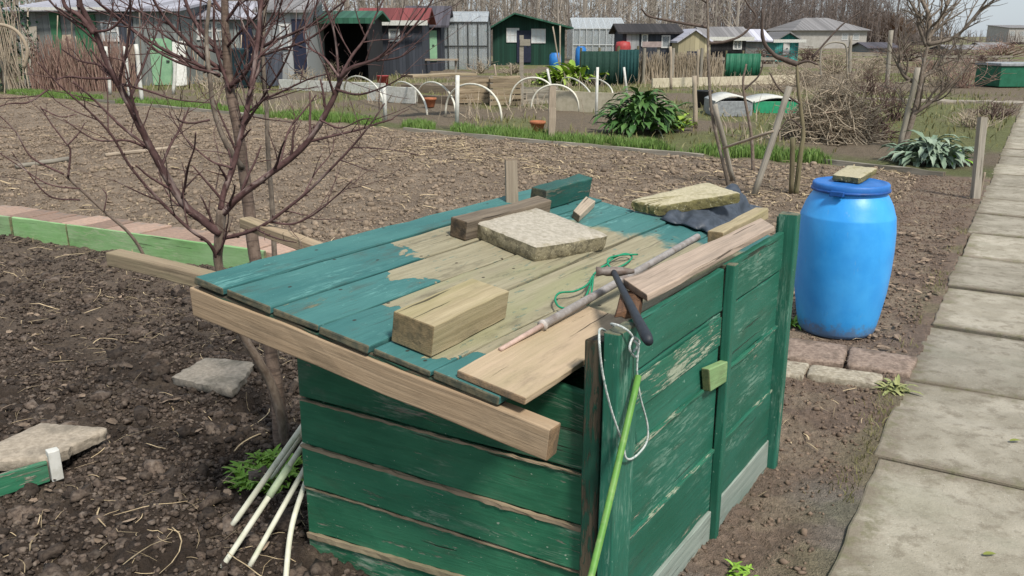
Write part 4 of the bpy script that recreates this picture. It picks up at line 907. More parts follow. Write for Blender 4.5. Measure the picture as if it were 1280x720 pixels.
# brush pile
random.seed(31)
def pile(name,lab,cx,cy,rx,ry,h,n,mat,ln,r,cat='brush pile'):
    mb=MB()
    for i in range(n):
        a=random.uniform(0,6.283);q=random.random()**.5;x_=cx+math.cos(a)*q*rx;y_=cy+math.sin(a)*q*ry
        hh=h*(1-q**2.6)*random.uniform(.0,1.);l=ln*random.uniform(.4,1.1)
        d=np.array([random.gauss(0,1),random.gauss(0,1),random.gauss(.5,.8)]);d/=np.linalg.norm(d)
        p=np.array([x_,y_,hh+.02]);pp=[p-d*l/2]
        for k in range(4):
            d=d+RNG.normal(0,.22,3);d/=np.linalg.norm(d);pp.append(pp[-1]+d*l/4)
        pp=np.array(pp);pp[:,2]=np.maximum(pp[:,2],.01);rr=r*random.uniform(.5,1.3);mb.tube(pp,np.linspace(rr,rr*.4,5),4,None,False)
    return drop(tag(mb.build(name,M[mat],None,0,True),lab,cat))
M['reed']=bark('pale_reed',(.42,.35,.26),(.3,.24,.17),False,(.36,.31,.25));M['brush']=bark('dry_brush',(.42,.36,.27),(.26,.21,.155),False,(.2,.13,.1))
M['brushd']=bark('dark_brush',(.14,.09,.075),(.08,.055,.045))
c=G(1048,180);c[1]+=.5
pile('brush_pile','big heap of pruned grey twigs at the far end of the bed',c[0],c[1],.72,.55,.9,850,'brush',.75,.010)
pile('brush_pile','pale loose pruned branches sticking up out of the grey heap',c[0]+.02,c[1]-.05,.62,.45,1.15,230,'reed',1.1,.008)
pile('brush_pile','low dark reddish heap of twigs right behind the grey heap',c[0]+.45,c[1]+.5,.75,.5,.75,600,'brushd',.6,.010)
# ------------------------------------------------------------------ plants of the middle distance
random.seed(41)
M['chard']=leafm('dark_green_leaf',(.03,.095,.022),(.1,.19,.05));M['silver']=leafm('silver_leaf',(.13,.2,.13),(.3,.37,.28));M['limeleaf']=leafm('lime_leaf',(.17,.3,.03),(.32,.42,.07))
M['rib']=plain('pale_leaf_rib',(.5,.55,.42),None,10,.5)
def rosette(name,lab,c,n,ln,wd,hgt,mat,rx,rib=None,shape='cut',droop=1.3,cat='plant'):
    t=thing(name,lab,cat,tuple(c)) if rib else None
    mb=MB();m2=MB()
    for i in range(n):
        a=random.uniform(0,6.283);q=random.random();p=c+np.array([math.cos(a)*q*rx,math.sin(a)*q*rx*.8,hgt*random.random()*(1-q*.6)])
        l=ln*random.uniform(.55,1.15);d=np.array([math.cos(a),math.sin(a),random.uniform(.5,1.6)])
        mb.leaf(p,d,l,l*wd*random.uniform(.8,1.2),droop*random.uniform(.6,1.3),7,None,shape)
        if rib and random.random()<.5:m2.leaf(p+ZV*.012,d,l*.9,l*wd*.12,droop,5,None,'blade')
    if rib:
        mb.build('leaves',M[mat],t);m2.build('leaf_ribs',M[rib],t);return t
    return drop(tag(mb.build(name,M[mat]),lab,cat))
c=G(803,168);c[1]+=.3
rosette('leafy_plant','big dark green leafy plant at the far edge of the bed',c,300,.52,.26,.68,'chard',.5,'rib','cut',1.8)
c=G(848,163);rosette('leafy_plant','small bright green leafy plant right beside the big dark one',c,60,.32,.3,.15,'limeleaf',.2)
c=G(1168,206);c[1]+=.15
rosette('artichoke_plant','low silvery grey green plant near the far path edge',c,210,.40,.24,.30,'silver',.38,None,'cut',2.0)
c=G(1184,206);rosette('leafy_plant','green leaves at the front of the silvery plant',c,40,.3,.25,.1,'weed',.14)
c=G(716,106);rosette('lime_bush','bright yellow green leafy bush in front of the green shed',c,150,.7,.35,.55,'limeleaf',.85,None,'leaf',1.2,'bush')
c=G(688,106);c[0]-=.2;rosette('lime_bush','small yellow green bush left of the bright one',c,50,.45,.3,.25,'limeleaf',.35,None,'leaf',1.2,'bush')
# hoops
random.seed(51)
M['pvc']=plain('white_hoop',(.74,.72,.62),(.64,.62,.52),10,.5,.15,.1)
HG='white hoops over the vegetable beds'
for (x0,y0,xt,yt,x1,y1,lb) in ((430,118,455,96,480,136,'white hoop farthest left, right behind the fruit tree twigs'),(492,118,515,104,534,144,'white hoop crossed by the left end of the middle pair'),(521,132,547,103,570,147,'white hoop left behind the tall white post'),(557,145,592,105,627,152,'white hoop right of the tall white post'),(637,134,664,97,697,136,'tall white hoop behind the tan stake'),(664,138,688,106,724,140,'white hoop right of the tan stake'),(701,108,718,99,742,133,'far white hoop left of the slim white post'),(731,108,747,99,766,120,'far white hoop right of the slim white post')):
    a,b_=G(x0,y0),G(x1,y1);m_=(a+b_)/2;t=P(xt,yt,m_[1]);h=t[2]
    pts=[a*(1-(1-math.cos(q))/2)+b_*((1-math.cos(q))/2)+ZV*h*math.sin(q)**.8 for q in np.linspace(0,math.pi,22)]
    mb=MB();mb.tube(pts,.022,7);drop(tag(mb.build('hoop',M['pvc'],None,0,True),lb,'hoop',HG))
for (x0,y0,x1,y1,r,lb) in ((571,162,572,94,.038,'tall thick white post between two white hoops'),(482,151,480,107,.04,'white post leaning beside the leftmost hoops'),(745,155,747,84,.028,'slim tall white post left of the big leafy plant'),(784,118,780,84,.035,'short white post right in front of the dark green screen'),(691,118,684,86,.035,'white stick leaning left behind the tan stake')):
    a=G(x0,y0);mb=MB();mb.tube([a-ZV*.03,P(x1,y1,a[1])],r,8);drop(tag(mb.build('white_post',M['white'],None,0,True),lb,'post','white posts among the hoops'))
for i,(x0,y0,x1,y1,lb) in enumerate(((138,118,132,58,'white leaning stick behind the left stem, leftmost of three'),(162,122,156,58,'white stick in the middle of the three behind the cane bed'),(178,130,170,55,'white stick rightmost of three, beside the light green door'))):
    a=G(x0,y0);stick('white_stick',a,P(x1,y1,a[1]),.05,'white',lb,'stick','white sticks by the left cane bed')
a=G(217,118);stick('white_stick',a,P(219,70,a[1]),.05,'white','white stick right of the light green door','stick','white sticks by the left cane bed')
# slatted wooden bins
def bin_(px0,px1,pyb,pyt,lab,rows,mat='oldwood',dep=1.0):
    a,b_=G(px0,pyb),G(px1,pyb);t=P((px0+px1)/2,pyt,a[1]);h=t[2];o=thing('wooden_bin',lab,'compost bin',tuple((a+b_)/2),'slatted bins behind the hoops')
    d=(b_-a);w=np.linalg.norm(d);d/=w;nn=np.array([-d[1],d[0],0]);hr=h/rows
    for nm,p,q in (('front_slats',a,b_),('back_slats',a+nn*dep,b_+nn*dep),('side_slats',a,a+nn*dep),('side_slats',b_,b_+nn*dep)):
        mb=MB()
        for k in range(rows):mb.bar(p+ZV*(k*hr+.02),q+ZV*(k*hr+.02+random.uniform(-.02,.02)),.04,hr*.72,ZV,3,.006)
        mb.build(nm,M[mat],o,.004)
    for p in (a,b_,a+nn*dep,b_+nn*dep):
        mb=MB();mb.bar(p+d*.03,p+d*.03+ZV*h*1.02,.07,.07,np.array([0,1,0.01]));mb.build('corner_post',M['greystake'],o)
    return o
bin_(570,611,130,98,'wooden slat bin at left of the row of three',5,'oldwood')
bin_(613,651,133,97,'long brown slat bin in the middle of the row',5,'oldwood')
bin_(654,697,131,111,'low grey slat bin right behind the tan stake',3,'greystake')
for (x0,y0,x1,y1,w_,h_,z_,lb) in ((508,101,588,100,.5,.05,.0,'pale plank lying across the slat bins'),(505,116,572,118,.3,.25,0,'stack of grey boards left of the slat bins'),(520,128,568,131,.2,.2,0,'low dark board wall left of the slat bins')):
    if 'across' in lb:a,b_=P(x0,y0,18.5),P(x1,y1,19.5)
    else:a,b_=G(x0,y0),G(x1,y1)
    if 'across' in lb:a[2]=b_[2]=P(590,97,19.)[2]+.03
    mb=MB();mb.bar(a,b_,w_,h_,ZV,5,.004);drop(tag(mb.build('old_boards',M['oldwood' if 'pale' in lb else 'darkbeam'],None,.005),lb,'boards'))
for (x0,y0,x1,y1,hz_,lb) in ((350,112,482,118,.32,'white painted bed wall behind the fruit tree twigs'),(460,126,520,130,.4,'white board bed wall left behind the hoops'),(690,138,830,146,.45,'cream board bed wall behind the right hoops'),(815,110,992,104,.3,'pale yellowish plank edge on the far grass')):
    a,b_=G(x0,y0),G(x1,y1);mb=MB();mb.bar(a,b_,.06,hz_,ZV,5,.003);drop(tag(mb.build('bed_wall',M['white'] if 'white' in lb else plain('cream_board',(.5,.45,.34),(.4,.36,.26),8),None,.005),lb,'bed wall','board walls of raised beds'))
# edging planks along the grass
for (x0,y0,x1,y1,lb) in ((505,163,690,181,'weathered edging plank left of the tan stake'),(692,181,880,198,'weathered edging plank in front of the big leafy plant'),(20,118,160,130,'pale edging plank at the far left of the bed'),(165,131,330,147,'pale edging plank behind the fruit tree'),(1030,204,1180,221,'stone grey edging plank before the silvery plant')):
    a,b_=G(x0,y0),G(x1,y1);mb=MB();mb.bar(a-ZV*.04,b_-ZV*.04,.05,.10,ZV,8,.006);drop(tag(mb.build('edging_plank',M['greystake'],None,.005),lb,'edging plank','planks edging the far side of the bed'))
M['terra']=plain('terracotta',(.4,.15,.07),(.3,.11,.055),20,.7,.1,.2)
for (x_,y_,r,lb) in ((672,166,.13,'orange clay pot lying left of the tan stake'),(538,134,.14,'orange clay pot under the hoops by the slat bins')):
    g=G(x_,y_);mb=MB();mb.lathe(g,[(r*.6,0),(r*.7,.02),(r*.95,r*1.2),(r*1.1,r*1.25),(r*1.1,r*1.6),(r*.95,r*1.6),(r*.9,r*1.3)],16);drop(tag(mb.build('clay_pot',M['terra'],None,0,True),lb,'pot','clay pots by the beds'))
g=G(879,134);mb=MB();mb.lathe(g,[(.13,0),(.17,.02),(.2,.36),(.22,.38),(.21,.40),(.18,.38),(.17,.1)],16);drop(tag(mb.build('black_pot',plain('black_plastic',(.02,.022,.025),None,10,.5),None,0,True),'black plastic bucket behind the tall thin young tree','bucket'))
def frame(x0,x1,yb,yt,mat,lab,name='cold_frame',dep=1.1):
    a,b_=G(x0,yb),G(x1,yb);h=P(x0,yt,a[1])[2];o=thing(name,lab,'cold frame',tuple((a+b_)/2));mb=MB();mb.box((a[0],a[1],0),(b_[0],b_[1]+dep,h*.72));mb.build('tray',M[mat],o,.01)
    n=12;mb=MB()
    for s in (0,):
        pts0=[(a[0]+(b_[0]-a[0])*i/n,a[1]-.02,h*.72+.28*h*math.sin(math.pi*i/n)+.004) for i in range(n+1)]
        v=np.array(pts0+[(x_,y_+dep+.04,z_) for x_,y_,z_ in pts0]+[(x_,y_,z_-.03) for x_,y_,z_ in pts0]+[(x_,y_+dep+.04,z_-.03) for x_,y_,z_ in pts0]);m=n+1
        f=[(i,i+1,m+i+1,m+i) for i in range(n)]+[(i+1,i,2*m+i,2*m+i+1) for i in range(n)]+[(m+i,m+i+1,3*m+i+1,3*m+i) for i in range(n)]
        mb.add(v,f,None,.5)
    mb.build('cover',M['white'],o,0,True)
M['gtray']=plain('green_plastic_tray',(.03,.3,.15),None,10,.5);M['greyplas']=plain('grey_sheet',(.33,.35,.36),(.22,.23,.24),14,.5)
frame(893,940,146,119,'greyplas','grey cloche with white cover behind the leaning stakes')
frame(942,1000,142,121,'gtray','low green tray with white cover left of the brush heap')
random.seed(71)
for (x0,y0,x1,y1,r,lb) in ((702,99,691,33,.03,'thin leaning bean pole left of the lime bush'),(700,100,700,32,.03,'thin upright bean pole before the green shed'),(620,96,618,80,.04,'short pale peg left behind the slat bins'),(639,95,638,79,.04,'short pale peg behind the middle slat bin'),(871,110,873,62,.05,'pale pole standing in front of the reed fence'),(839,112,838,58,.05,'pale pole in front of the reed fence, left of two'),(869,160,868,95,.045,'pale grey stake right above the small bright plant')):
    a=G(x0,y0);stick('bean_pole',a,P(x1,y1,a[1]),r,'stakew',lb,'pole','thin poles on the far plots')
def stalks():
    mb=MB()
    for c in range(70):
        cx=random.uniform(-11,14);cy=random.uniform(13,34)
        if sb_(cx,cy)<.8 or abs(cx)>.6*cy or sp_(cx,cy)>-.4:continue
        for i in range(random.randint(6,22)):
            a=np.array([cx+random.gauss(0,.35),cy+random.gauss(0,.3),0]);e=a+np.array([random.gauss(0,.15),random.gauss(0,.1),random.uniform(.12,.55)]);mb.tube([a,(a+e)/2+RNG.normal(0,.03,3),e],[.009,.008,.004],3,None,False)
    tag(mb.build('dead_stalks',M['brush'],None),'dry dead stalks left on the far vegetable plots','dead stalks',kind='stuff')
stalks()
a=G(1050,124);b_=G(1400,133);mb=MB();d=(b_-a)/np.linalg.norm(b_-a);nn=np.array([-d[1],d[0],0])*.3
mb.hexa([a-nn+ZV*-.1,b_-nn+ZV*-.1,b_+nn+ZV*-.1,a+nn+ZV*-.1]+[q+ZV*.05 for q in (a-nn,b_-nn,b_+nn,a+nn)],30,.012);tag(mb.build('far_path',M['slabg'],None),kind='structure')
# ------------------------------------------------------------------ background helper
def wbox(mb,x0,x1,y0,y1,z0,z1,rn=.5):mb.box((x0,y0,z0),(x1,y1,z1),rn)
def bx_(px_,Y):return P(px_,100,Y)[0]*1.0
def X(px_,py,Y):return P(px_,py,Y)[0]
def Zp(py,Y,px_=640):return P(px_,py,Y)[2]
M['glass']=glassm('window_glass',(.55,.6,.62));M['ghglass']=glassm('greenhouse_glass',(.45,.5,.52),.2)
M['frame_w']=plain('white_frame',(.66,.66,.64),None,10,.5);M['metal']=plain('dark_metal',(.06,.065,.065),None,20,.5)
def cladding(name,c,c2,sc=7,rough=.75):
    n=NT(name);v=n.obj();sp=n.nd('ShaderNodeSeparateXYZ');n.ln(v,sp.inputs[0])
    w=n.math('FRACT',n.math('MULTIPLY',sp.outputs[0],sc));e=n.ss(w,.0,.12);f=n.noise(n.mapv(v,(9,9,1.2)),1,5,.65);fl=n.math('FLOOR',n.math('MULTIPLY',sp.outputs[0],sc))
    wn=n.nd('ShaderNodeTexWhiteNoise',noise_dimensions='1D');n.ln(fl,wn.inputs['W'])
    col=n.mix(f,c,c2);col=n.mix(1.,col,bright_rgb(n,n.math('MULTIPLY_ADD',wn.outputs[0],.5,.75)),'MULTIPLY');col=n.mix(n.math('SUBTRACT',1.,e),col,tuple(q*.4 for q in c));n.bump(e,.4,.01)
    return n.fin(col,rough,.25)
M['cl_dgreen']=cladding('dark_green_cladding',(.01,.04,.028),(.016,.055,.038));M['cl_grey']=cladding('grey_board_cladding',(.24,.255,.245),(.15,.165,.16),5)
M['cl_dark']=cladding('dark_blue_cladding',(.035,.042,.055),(.055,.06,.075));M['cl_brown']=cladding('brown_cladding',(.12,.085,.06),(.08,.06,.045));M['cl_pale']=cladding('pale_cladding',(.4,.41,.41),(.28,.3,.31),4)
M['cl_turq']=cladding('turquoise_cladding',(.05,.3,.28),(.08,.38,.35));M['cl_tan']=cladding('tan_cladding',(.45,.4,.26),(.36,.32,.2),4);M['cl_black']=cladding('black_cladding',(.018,.018,.02),(.03,.03,.032))
M['cl_rend']=plain('pale_render',(.4,.385,.36),(.33,.315,.29),2,.9,.1,.2)
def roofm(name,c,c2,sc=5):return cladding(name,c,c2,sc,.7)
M['rf_green']=roofm('green_roof',(.02,.085,.055),(.04,.12,.075));M['rf_red']=roofm('red_roof',(.2,.05,.048),(.15,.04,.038));M['rf_dark']=roofm('dark_roof',(.06,.055,.07),(.09,.085,.095));M['rf_grey']=roofm('grey_roof',(.24,.23,.23),(.18,.175,.175));M['rf_pale']=roofm('pale_roof',(.55,.55,.62),(.45,.45,.52),3);M['rf_black']=roofm('black_roof',(.025,.022,.022),(.04,.035,.035))
def shed(name,lab,cat,p0,p1,Y,pe,pr,wall,roof,kind='side',dep=3.,wins=(),doors=(),over=.25,fascia=None,rx=None,grp=None,openfront=False,winmat='glass'):
    """shed whose front stands at distance Y between two picture columns; pe eave row, pr ridge row"""
    x0,x1=X(p0,60,Y),X(p1,60,Y);ze,zr=Zp(pe,Y),Zp(pr,Y);t=thing(name,lab,cat,((x0+x1)/2,Y,0),grp)
    mb=MB();th=.08
    if not openfront:wbox(mb,x0,x1,Y,Y+th,-.1,ze)
    wbox(mb,x0,x0+th,Y+(0 if openfront else th),Y+dep,-.1,ze);wbox(mb,x1-th,x1,Y+(0 if openfront else th),Y+dep,-.1,ze);wbox(mb,x0+th,x1-th,Y+dep-th,Y+dep,-.1,ze)
    xm=(x0+x1)/2 if rx is None else X(rx,30,Y)
    if kind=='gable':
        for yy in (Y,Y+dep-th):mb.prism([(x0,yy,ze),(x1,yy,ze),(xm,yy,zr-.03)],(0,th,0),.5)
    elif kind=='side':
        for xx in (x0,x1-th):mb.prism([(xx,Y,ze),(xx,Y+dep,ze),(xx,Y+dep/2,zr-.03)],(th,0,0),.5)
    elif kind=='mono':
        for xx in (x0,x1-th):mb.prism([(xx,Y,ze),(xx,Y+dep,ze),(xx,Y+dep,zr-.03)],(th,0,0),.5)
    mb.build('wall',M[wall],t)
    mb=MB();rt=.09
    def slope(a,b_,c,d):mb.hexa([a,b_,c,d]+[tuple(np.array(q)+np.array([0,0,rt])) for q in (a,b_,c,d)])
    if kind=='gable':
        sl=(zr-ze)/(xm-x0);sr=(zr-ze)/(x1-xm)
        slope((x0-over,Y-over*1.6,ze-sl*over),(x0-over,Y+dep+over,ze-sl*over),(xm,Y+dep+over,zr),(xm,Y-over*1.6,zr))
        slope((xm+.001,Y-over*1.6,zr),(xm+.001,Y+dep+over,zr),(x1+over,Y+dep+over,ze-sr*over),(x1+over,Y-over*1.6,ze-sr*over))
    elif kind=='side':
        s_=(zr-ze)/(dep/2)
        slope((x0-over,Y-over,ze-s_*over),(x1+over,Y-over,ze-s_*over),(x1+over,Y+dep/2,zr),(x0-over,Y+dep/2,zr))
        slope((x0-over,Y+dep/2+.001,zr),(x1+over,Y+dep/2+.001,zr),(x1+over,Y+dep+over,ze-s_*over),(x0-over,Y+dep+over,ze-s_*over))
    elif kind=='hip':
        o_=over;r_=min(dep/2,(x1-x0)/3);a,b_,c,d=(x0-o_,Y-o_,ze),(x1+o_,Y-o_,ze),(x1+o_,Y+dep+o_,ze),(x0-o_,Y+dep+o_,ze);e=(x0+r_,Y+dep/2,zr);g_=(x1-r_,Y+dep/2,zr)
        mb.add([a,b_,c,d,e,g_],[(0,1,5,4),(1,2,5),(2,3,4,5),(3,0,4),(3,2,1,0)],None,.5)
    else:
        s_=(zr-ze)/dep
        slope((x0-over,Y-over,ze-s_*over),(x1+over,Y-over,ze-s_*over),(x1+over,Y+dep+over,zr),(x0-over,Y+dep+over,zr))
    mb.build('roof',M[roof],t)
    if fascia:
        mb=MB();wbox(mb,x0-over,x1+over,Y-over*1.7-.06,Y-over*1.7,ze-.16,ze+.04);mb.build('fascia',M[fascia],t)
    for (a,b_,c,d,nx,ny) in wins:
        wa,wb,zt_,zb=X(a,45,Y),X(b_,45,Y),Zp(c,Y),Zp(d,Y);mb=MB();e=.07
        wbox(mb,wa,wb,Y-.05,Y-.004,zb,zb+e);wbox(mb,wa,wb,Y-.05,Y-.004,zt_-e,zt_);wbox(mb,wa,wa+e,Y-.05,Y-.004,zb+e,zt_-e);wbox(mb,wb-e,wb,Y-.05,Y-.004,zb+e,zt_-e)
        for i in range(1,nx):xx=wa+(wb-wa)*i/nx;wbox(mb,xx-.025,xx+.025,Y-.045,Y-.006,zb+e,zt_-e)
        for i in range(1,ny):zz=zb+(zt_-zb)*i/ny;wbox(mb,wa+e,wb-e,Y-.043,Y-.008,zz-.025,zz+.025)
        fr=mb.build('window',M['frame_w'],t);mb=MB();wbox(mb,wa+e,wb-e,Y-.03,Y-.012,zb+e,zt_-e);mb.build('pane',M[winmat],fr)
    for (a,b_,c,d,mt) in doors:
        da,db,zt_,zb=X(a,45,Y),X(b_,45,Y),Zp(c,Y),Zp(d,Y);mb=MB();wbox(mb,da,db,Y-.06,Y-.004,max(.02,zb),zt_);dr=mb.build('door',M[mt],t)
        mb=MB();wbox(mb,db-.22,db-.12,Y-.10,Y-.062,(zt_+max(0,zb))/2,(zt_+max(0,zb))/2+.05);mb.build('handle',M['metal'],dr)
    return t
M['curtain']=plain('pale_window_pane',(.62,.66,.66),(.5,.54,.55),3,.3,.05,0,spec=.5)
M['shadegap']=plain('dark_blue_panel',(.02,.025,.05),None,10,.6)
M['ltgreen']=plain('light_green_panel',(.28,.48,.3),(.22,.4,.25),4,.6);M['mdgreen']=plain('mid_green_panel',(.05,.16,.08),(.035,.12,.06),4,.6)
M['rf_lav']=roofm('lavender_roof',(.36,.36,.4),(.28,.28,.32),2.5);M['cl_pale2']=cladding('dull_pale_cladding',(.26,.28,.27),(.17,.19,.185),4)
# left greenhouse-like long shed
t=shed('long_shed','long weathered grey shed with pale roof and white gutter at left','shed',24,222,31,13,-10,'cl_grey','rf_lav','mono',5,((128,150,26,52,2,2),),((186,214,48,106,'ltgreen'),),.3)
mb=MB();x0,x1=X(24,20,31),X(140,20,31);wbox(mb,x0,x1,30.5,30.6,Zp(12.5,31)-.02,Zp(9.5,31));mb.build('gutter',M['white'],t)
for (a,b_,mt) in ((68,80,'mdgreen'),(98,124,'mdgreen'),(152,170,'cl_dark')):
    mb=MB();wbox(mb,X(a,60,31),X(b_,60,31),30.93,30.985,.3,Zp(16,31));mb.build('wall_panel',M[mt],t)
t=shed('glazed_shed','lower glazed shed with pale window frames behind the fruit tree','shed',228,324,33,22,2,'cl_pale2','rf_lav','side',4,((234,250,27,50,1,2),(252,268,27,50,1,2),(270,284,27,50,1,2)),((300,316,34,94,'shadegap'),),.25)
for q in range(9):
    a=G(232+q*11+random.uniform(-3,3),108);stick('garden_cane',a,P(232+q*11+random.uniform(-8,8),random.uniform(50,80),a[1]),.02,'stakew','thin garden cane leaning before the glazed shed behind the fruit tree','cane','thin canes before the glazed shed')
random.seed(91)
for (q,yt,mt,w_,lb) in ((40,34,'greystake',.5,'grey boards leaning on the long shed at far left'),(84,44,'stakew',.35,'pale board leaning on the long shed between green panels'),(160,56,'darkbeam',.4,'dark board leaning on the long shed left of the light green door'),(226,52,'white',.45,'white panel leaning at the corner of the long shed'),(290,62,'oldwood',.5,'brown board leaning on the glazed shed'),(342,66,'cl_dark',.6,'dark sheet leaning on the small pale panelled shed')):
    a=P(q,108,30.1);a[2]=.02;b_=P(q+random.uniform(-4,4),yt,30.85);mb=MB();mb.bar(a,b_,w_,.03,np.array([0,-1,.2]),3,.004);drop(tag(mb.build('leaning_board',M[mt],None,.003),lb,'board','boards leaning on the left sheds'))
for q in range(16):
    x_=34+q*18+random.uniform(-6,6);a=G(x_,112+random.uniform(-3,2));stick('tall_cane',a,P(x_+random.uniform(-14,14),random.uniform(8,60),a[1]),random.uniform(.014,.026),random.choice(('stakew','reed','brushd','barkg')),'tall thin cane standing before the grey sheds at left','cane','tall canes before the left sheds')
shed('pale_shed','small pale panelled shed between the grey shed and dark barn','shed',330,384,32,14,-8,'cl_pale','rf_grey','mono',3,((350,362,30,62,1,2),),((366,382,24,92,'shadegap'),))
g=P(298,88,29.5);mb=MB();mb.lathe((g[0],29.5,0),[(.3,0),(.34,.03),(.36,.5),(.36,1.2),(.38,1.24),(.36,1.26),(.02,1.28)],20);drop(tag(mb.build('water_butt',plain('dark_teal_plastic',(.015,.04,.05),None,8,.5),None,0,True),'dark round water butt in front of the grey shed','water butt'))
shed('open_barn','dark open fronted shed with green roof edge','shed',392,462,34,24,15,'cl_black','rf_green','side',3.5,(),(),.3,'rf_green',openfront=True)
shed('red_roof_shed','dark shed under a red roof left of the greenhouse','shed',452,528,39,27,11,'cl_dark','rf_red','side',3.5,((486,500,36,52,1,1),),(),.3,'white')
shed('dark_shed','dark shed with charcoal roof beside the red roofed one','shed',513,552,44,30,8,'cl_dark','rf_dark','side',4,(),((536,546,38,76,'ltgreen'),),.4)
def greenhouse(name,lab,p0,p1,Y,pe,pr,dep,frame_='metal',glass='ghglass',nx=6,kind='gable',skip=()):
    x0,x1=X(p0,60,Y),X(p1,60,Y);ze,zr=Zp(pe,Y),Zp(pr,Y);xm=(x0+x1)/2;t=thing(name,lab,'greenhouse',(xm,Y,0));f=MB();b=.035;g=MB();r2=MB()
    def rod(a,c):f.tube([a,c],b,5)
    if kind=='gable':
        for yy in np.linspace(Y,Y+dep,5):
            rod((x0,yy,0),(x0,yy,ze));rod((x1,yy,0),(x1,yy,ze));rod((x0,yy,ze),(xm,yy,zr));rod((x1,yy,ze),(xm,yy,zr))
        for z_,xx in ((ze,x0),(ze,x1),(zr,xm),(ze*.5,x0),(ze*.5,x1)):rod((xx,Y,z_),(xx,Y+dep,z_))
        for i in range(1,nx):
            xx=x0+(x1-x0)*i/nx;rod((xx,Y,0),(xx,Y,ze+(zr-ze)*(1-abs(xx-xm)/(x1-xm))))
        rod((x0,Y,ze),(x1,Y,ze));rod((x0,Y,ze*.5),(x1,Y,ze*.5))
        g.prism([(x0,Y+.05,0),(x1,Y+.05,0),(x1,Y+.05,ze),(xm,Y+.05,zr),(x0,Y+.05,ze)],(0,.012,0));
        wbox(g,x0+.05,x0+.06,Y+.1,Y+dep,0,ze);wbox(g,x1-.06,x1-.05,Y+.1,Y+dep,0,ze)
        for xa in (x0,x1):r2.hexa([(xa,Y,ze+.04),(xa,Y+dep,ze+.04),(xm,Y+dep,zr+.04),(xm,Y,zr+.04)]+[(xa,Y,ze+.055),(xa,Y+dep,ze+.055),(xm,Y+dep,zr+.055),(xm,Y,zr+.055)])
    else:
        ym=Y+dep/2
        for xx in np.linspace(x0,x1,nx+1):
            rod((xx,Y,0),(xx,Y,ze));rod((xx,Y+dep,0),(xx,Y+dep,ze));rod((xx,Y,ze),(xx,ym,zr));rod((xx,Y+dep,ze),(xx,ym,zr))
        for yy,z_ in ((Y,ze),(Y+dep,ze),(ym,zr),(Y,ze*.5)):rod((x0,yy,z_),(x1,yy,z_))
        wbox(g,x0,x1,Y+.05,Y+.06,0,ze);wbox(g,x0,x1,Y+dep-.06,Y+dep-.05,0,ze)
        for xx in (x0+.04,x1-.05):g.prism([(xx,Y+.1,0),(xx,Y+dep-.1,0),(xx,Y+dep-.1,ze),(xx,ym,zr-.05),(xx,Y+.1,ze)],(.01,0,0))
        for ya in (Y,Y+dep):r2.hexa([(x0,ya,ze+.04),(x1,ya,ze+.04),(x1,ym,zr+.04),(x0,ym,zr+.04)]+[(x0,ya,ze+.055),(x1,ya,ze+.055),(x1,ym,zr+.055),(x0,ym,zr+.055)])
    f.build('frame',M[frame_],t);g.build('wall_glass',M[glass],t);r2.build('roof_glass',M['ghroof'],t);return t
M['ghroof']=glassm('roof_glass',(.72,.78,.82),.3);M['ghwhite']=plain('pale_metal',(.5,.52,.52),None,10,.4)
greenhouse('greenhouse','glass greenhouse with dark frame left of the green shed','546'and 548,610,46,28,14,5,nx=5,kind='side')
shed('green_shed','dark green wooden shed with porch roof and two white paned windows','shed',616,706,53,34,18,'cl_dgreen','rf_green','gable',6,((633,649,35,53,3,2),(664,682,36,54,3,2)),((646,664,38,78,'shadegap'),),.45,rx=643,winmat='curtain')
greenhouse('greenhouse','pale translucent greenhouse right of the green shed','715'and 716,782,62,36,22,6,'ghwhite','ghglass',8,'side')
M['blueb']=plain('far_blue_plastic',(.03,.2,.55),(.02,.14,.42),5,.45)
for (x_,yb,yt,Y,lb) in ((694,79,66,46,'blue barrel in front of the green shed, nearer one'),(726,72,58,50,'blue barrel by the pale greenhouse')):
    xx=X(x_,70,Y);z0=max(0,Zp(yb,Y));z1=Zp(yt,Y)
    mb=MB();r=.3;mb.lathe((xx,Y,0),[(r*.85,0),(r,.05),(r*1.05,z1*.5),(r*.95,z1*.9),(r*.7,z1*.96),(r*.7,z1),(.02,z1)],18);drop(tag(mb.build('blue_barrel',M['blueb'],None,0,True),lb,'barrel','far blue barrels'))
# wooden signpost (no writing legible)
Yq=G(652,94)[1];mb=MB();q=thing('cross_post','pale wooden post with a short cross plank before the green shed','post',(X(652,90,Yq),Yq,0));xx=X(652,60,Yq)
wbox(mb,xx-.09,xx+.09,Yq,Yq+.1,-.05,Zp(44,Yq));mb.build('upright',M['greystake'],q);mb=MB();wbox(mb,X(650,50,Yq),X(663,50,Yq),Yq-.05,Yq-.002,Zp(57,Yq),Zp(49,Yq));mb.build('cross_plank',M['greystake'],q)
# dark green screen
def screen(name,lab,p0,p1,Y,pt,mat,grp,n=2):
    x0,x1=X(p0,90,Y),X(p1,90,Y);z=Zp(pt,Y);t=thing(name,lab,'screen',((x0+x1)/2,Y,0),grp);mb=MB();m=40
    vs=[];
    for i in range(m+1):
        for zz in (.03,z*.5,z):vs.append((x0+(x1-x0)*i/m,Y+.03*math.sin(i*.9)+.02*math.sin(i*2.3+zz),zz))
    f=[(i*3+k,(i+1)*3+k,(i+1)*3+k+1,i*3+k+1) for i in range(m) for k in range(2)];mb.add(vs,f,None,.5);o=mb.build('cloth',M[mat],t,0,True);s=o.modifiers.new('s','SOLIDIFY');s.thickness=.02
    for i in range(n+1):
        mb=MB();xx=x0+(x1-x0)*i/n;mb.tube([(xx,Y+.1,-.05),(xx,Y+.1,z+.12)],.045,8);mb.build('post',M['mossstake'],t)
    return t
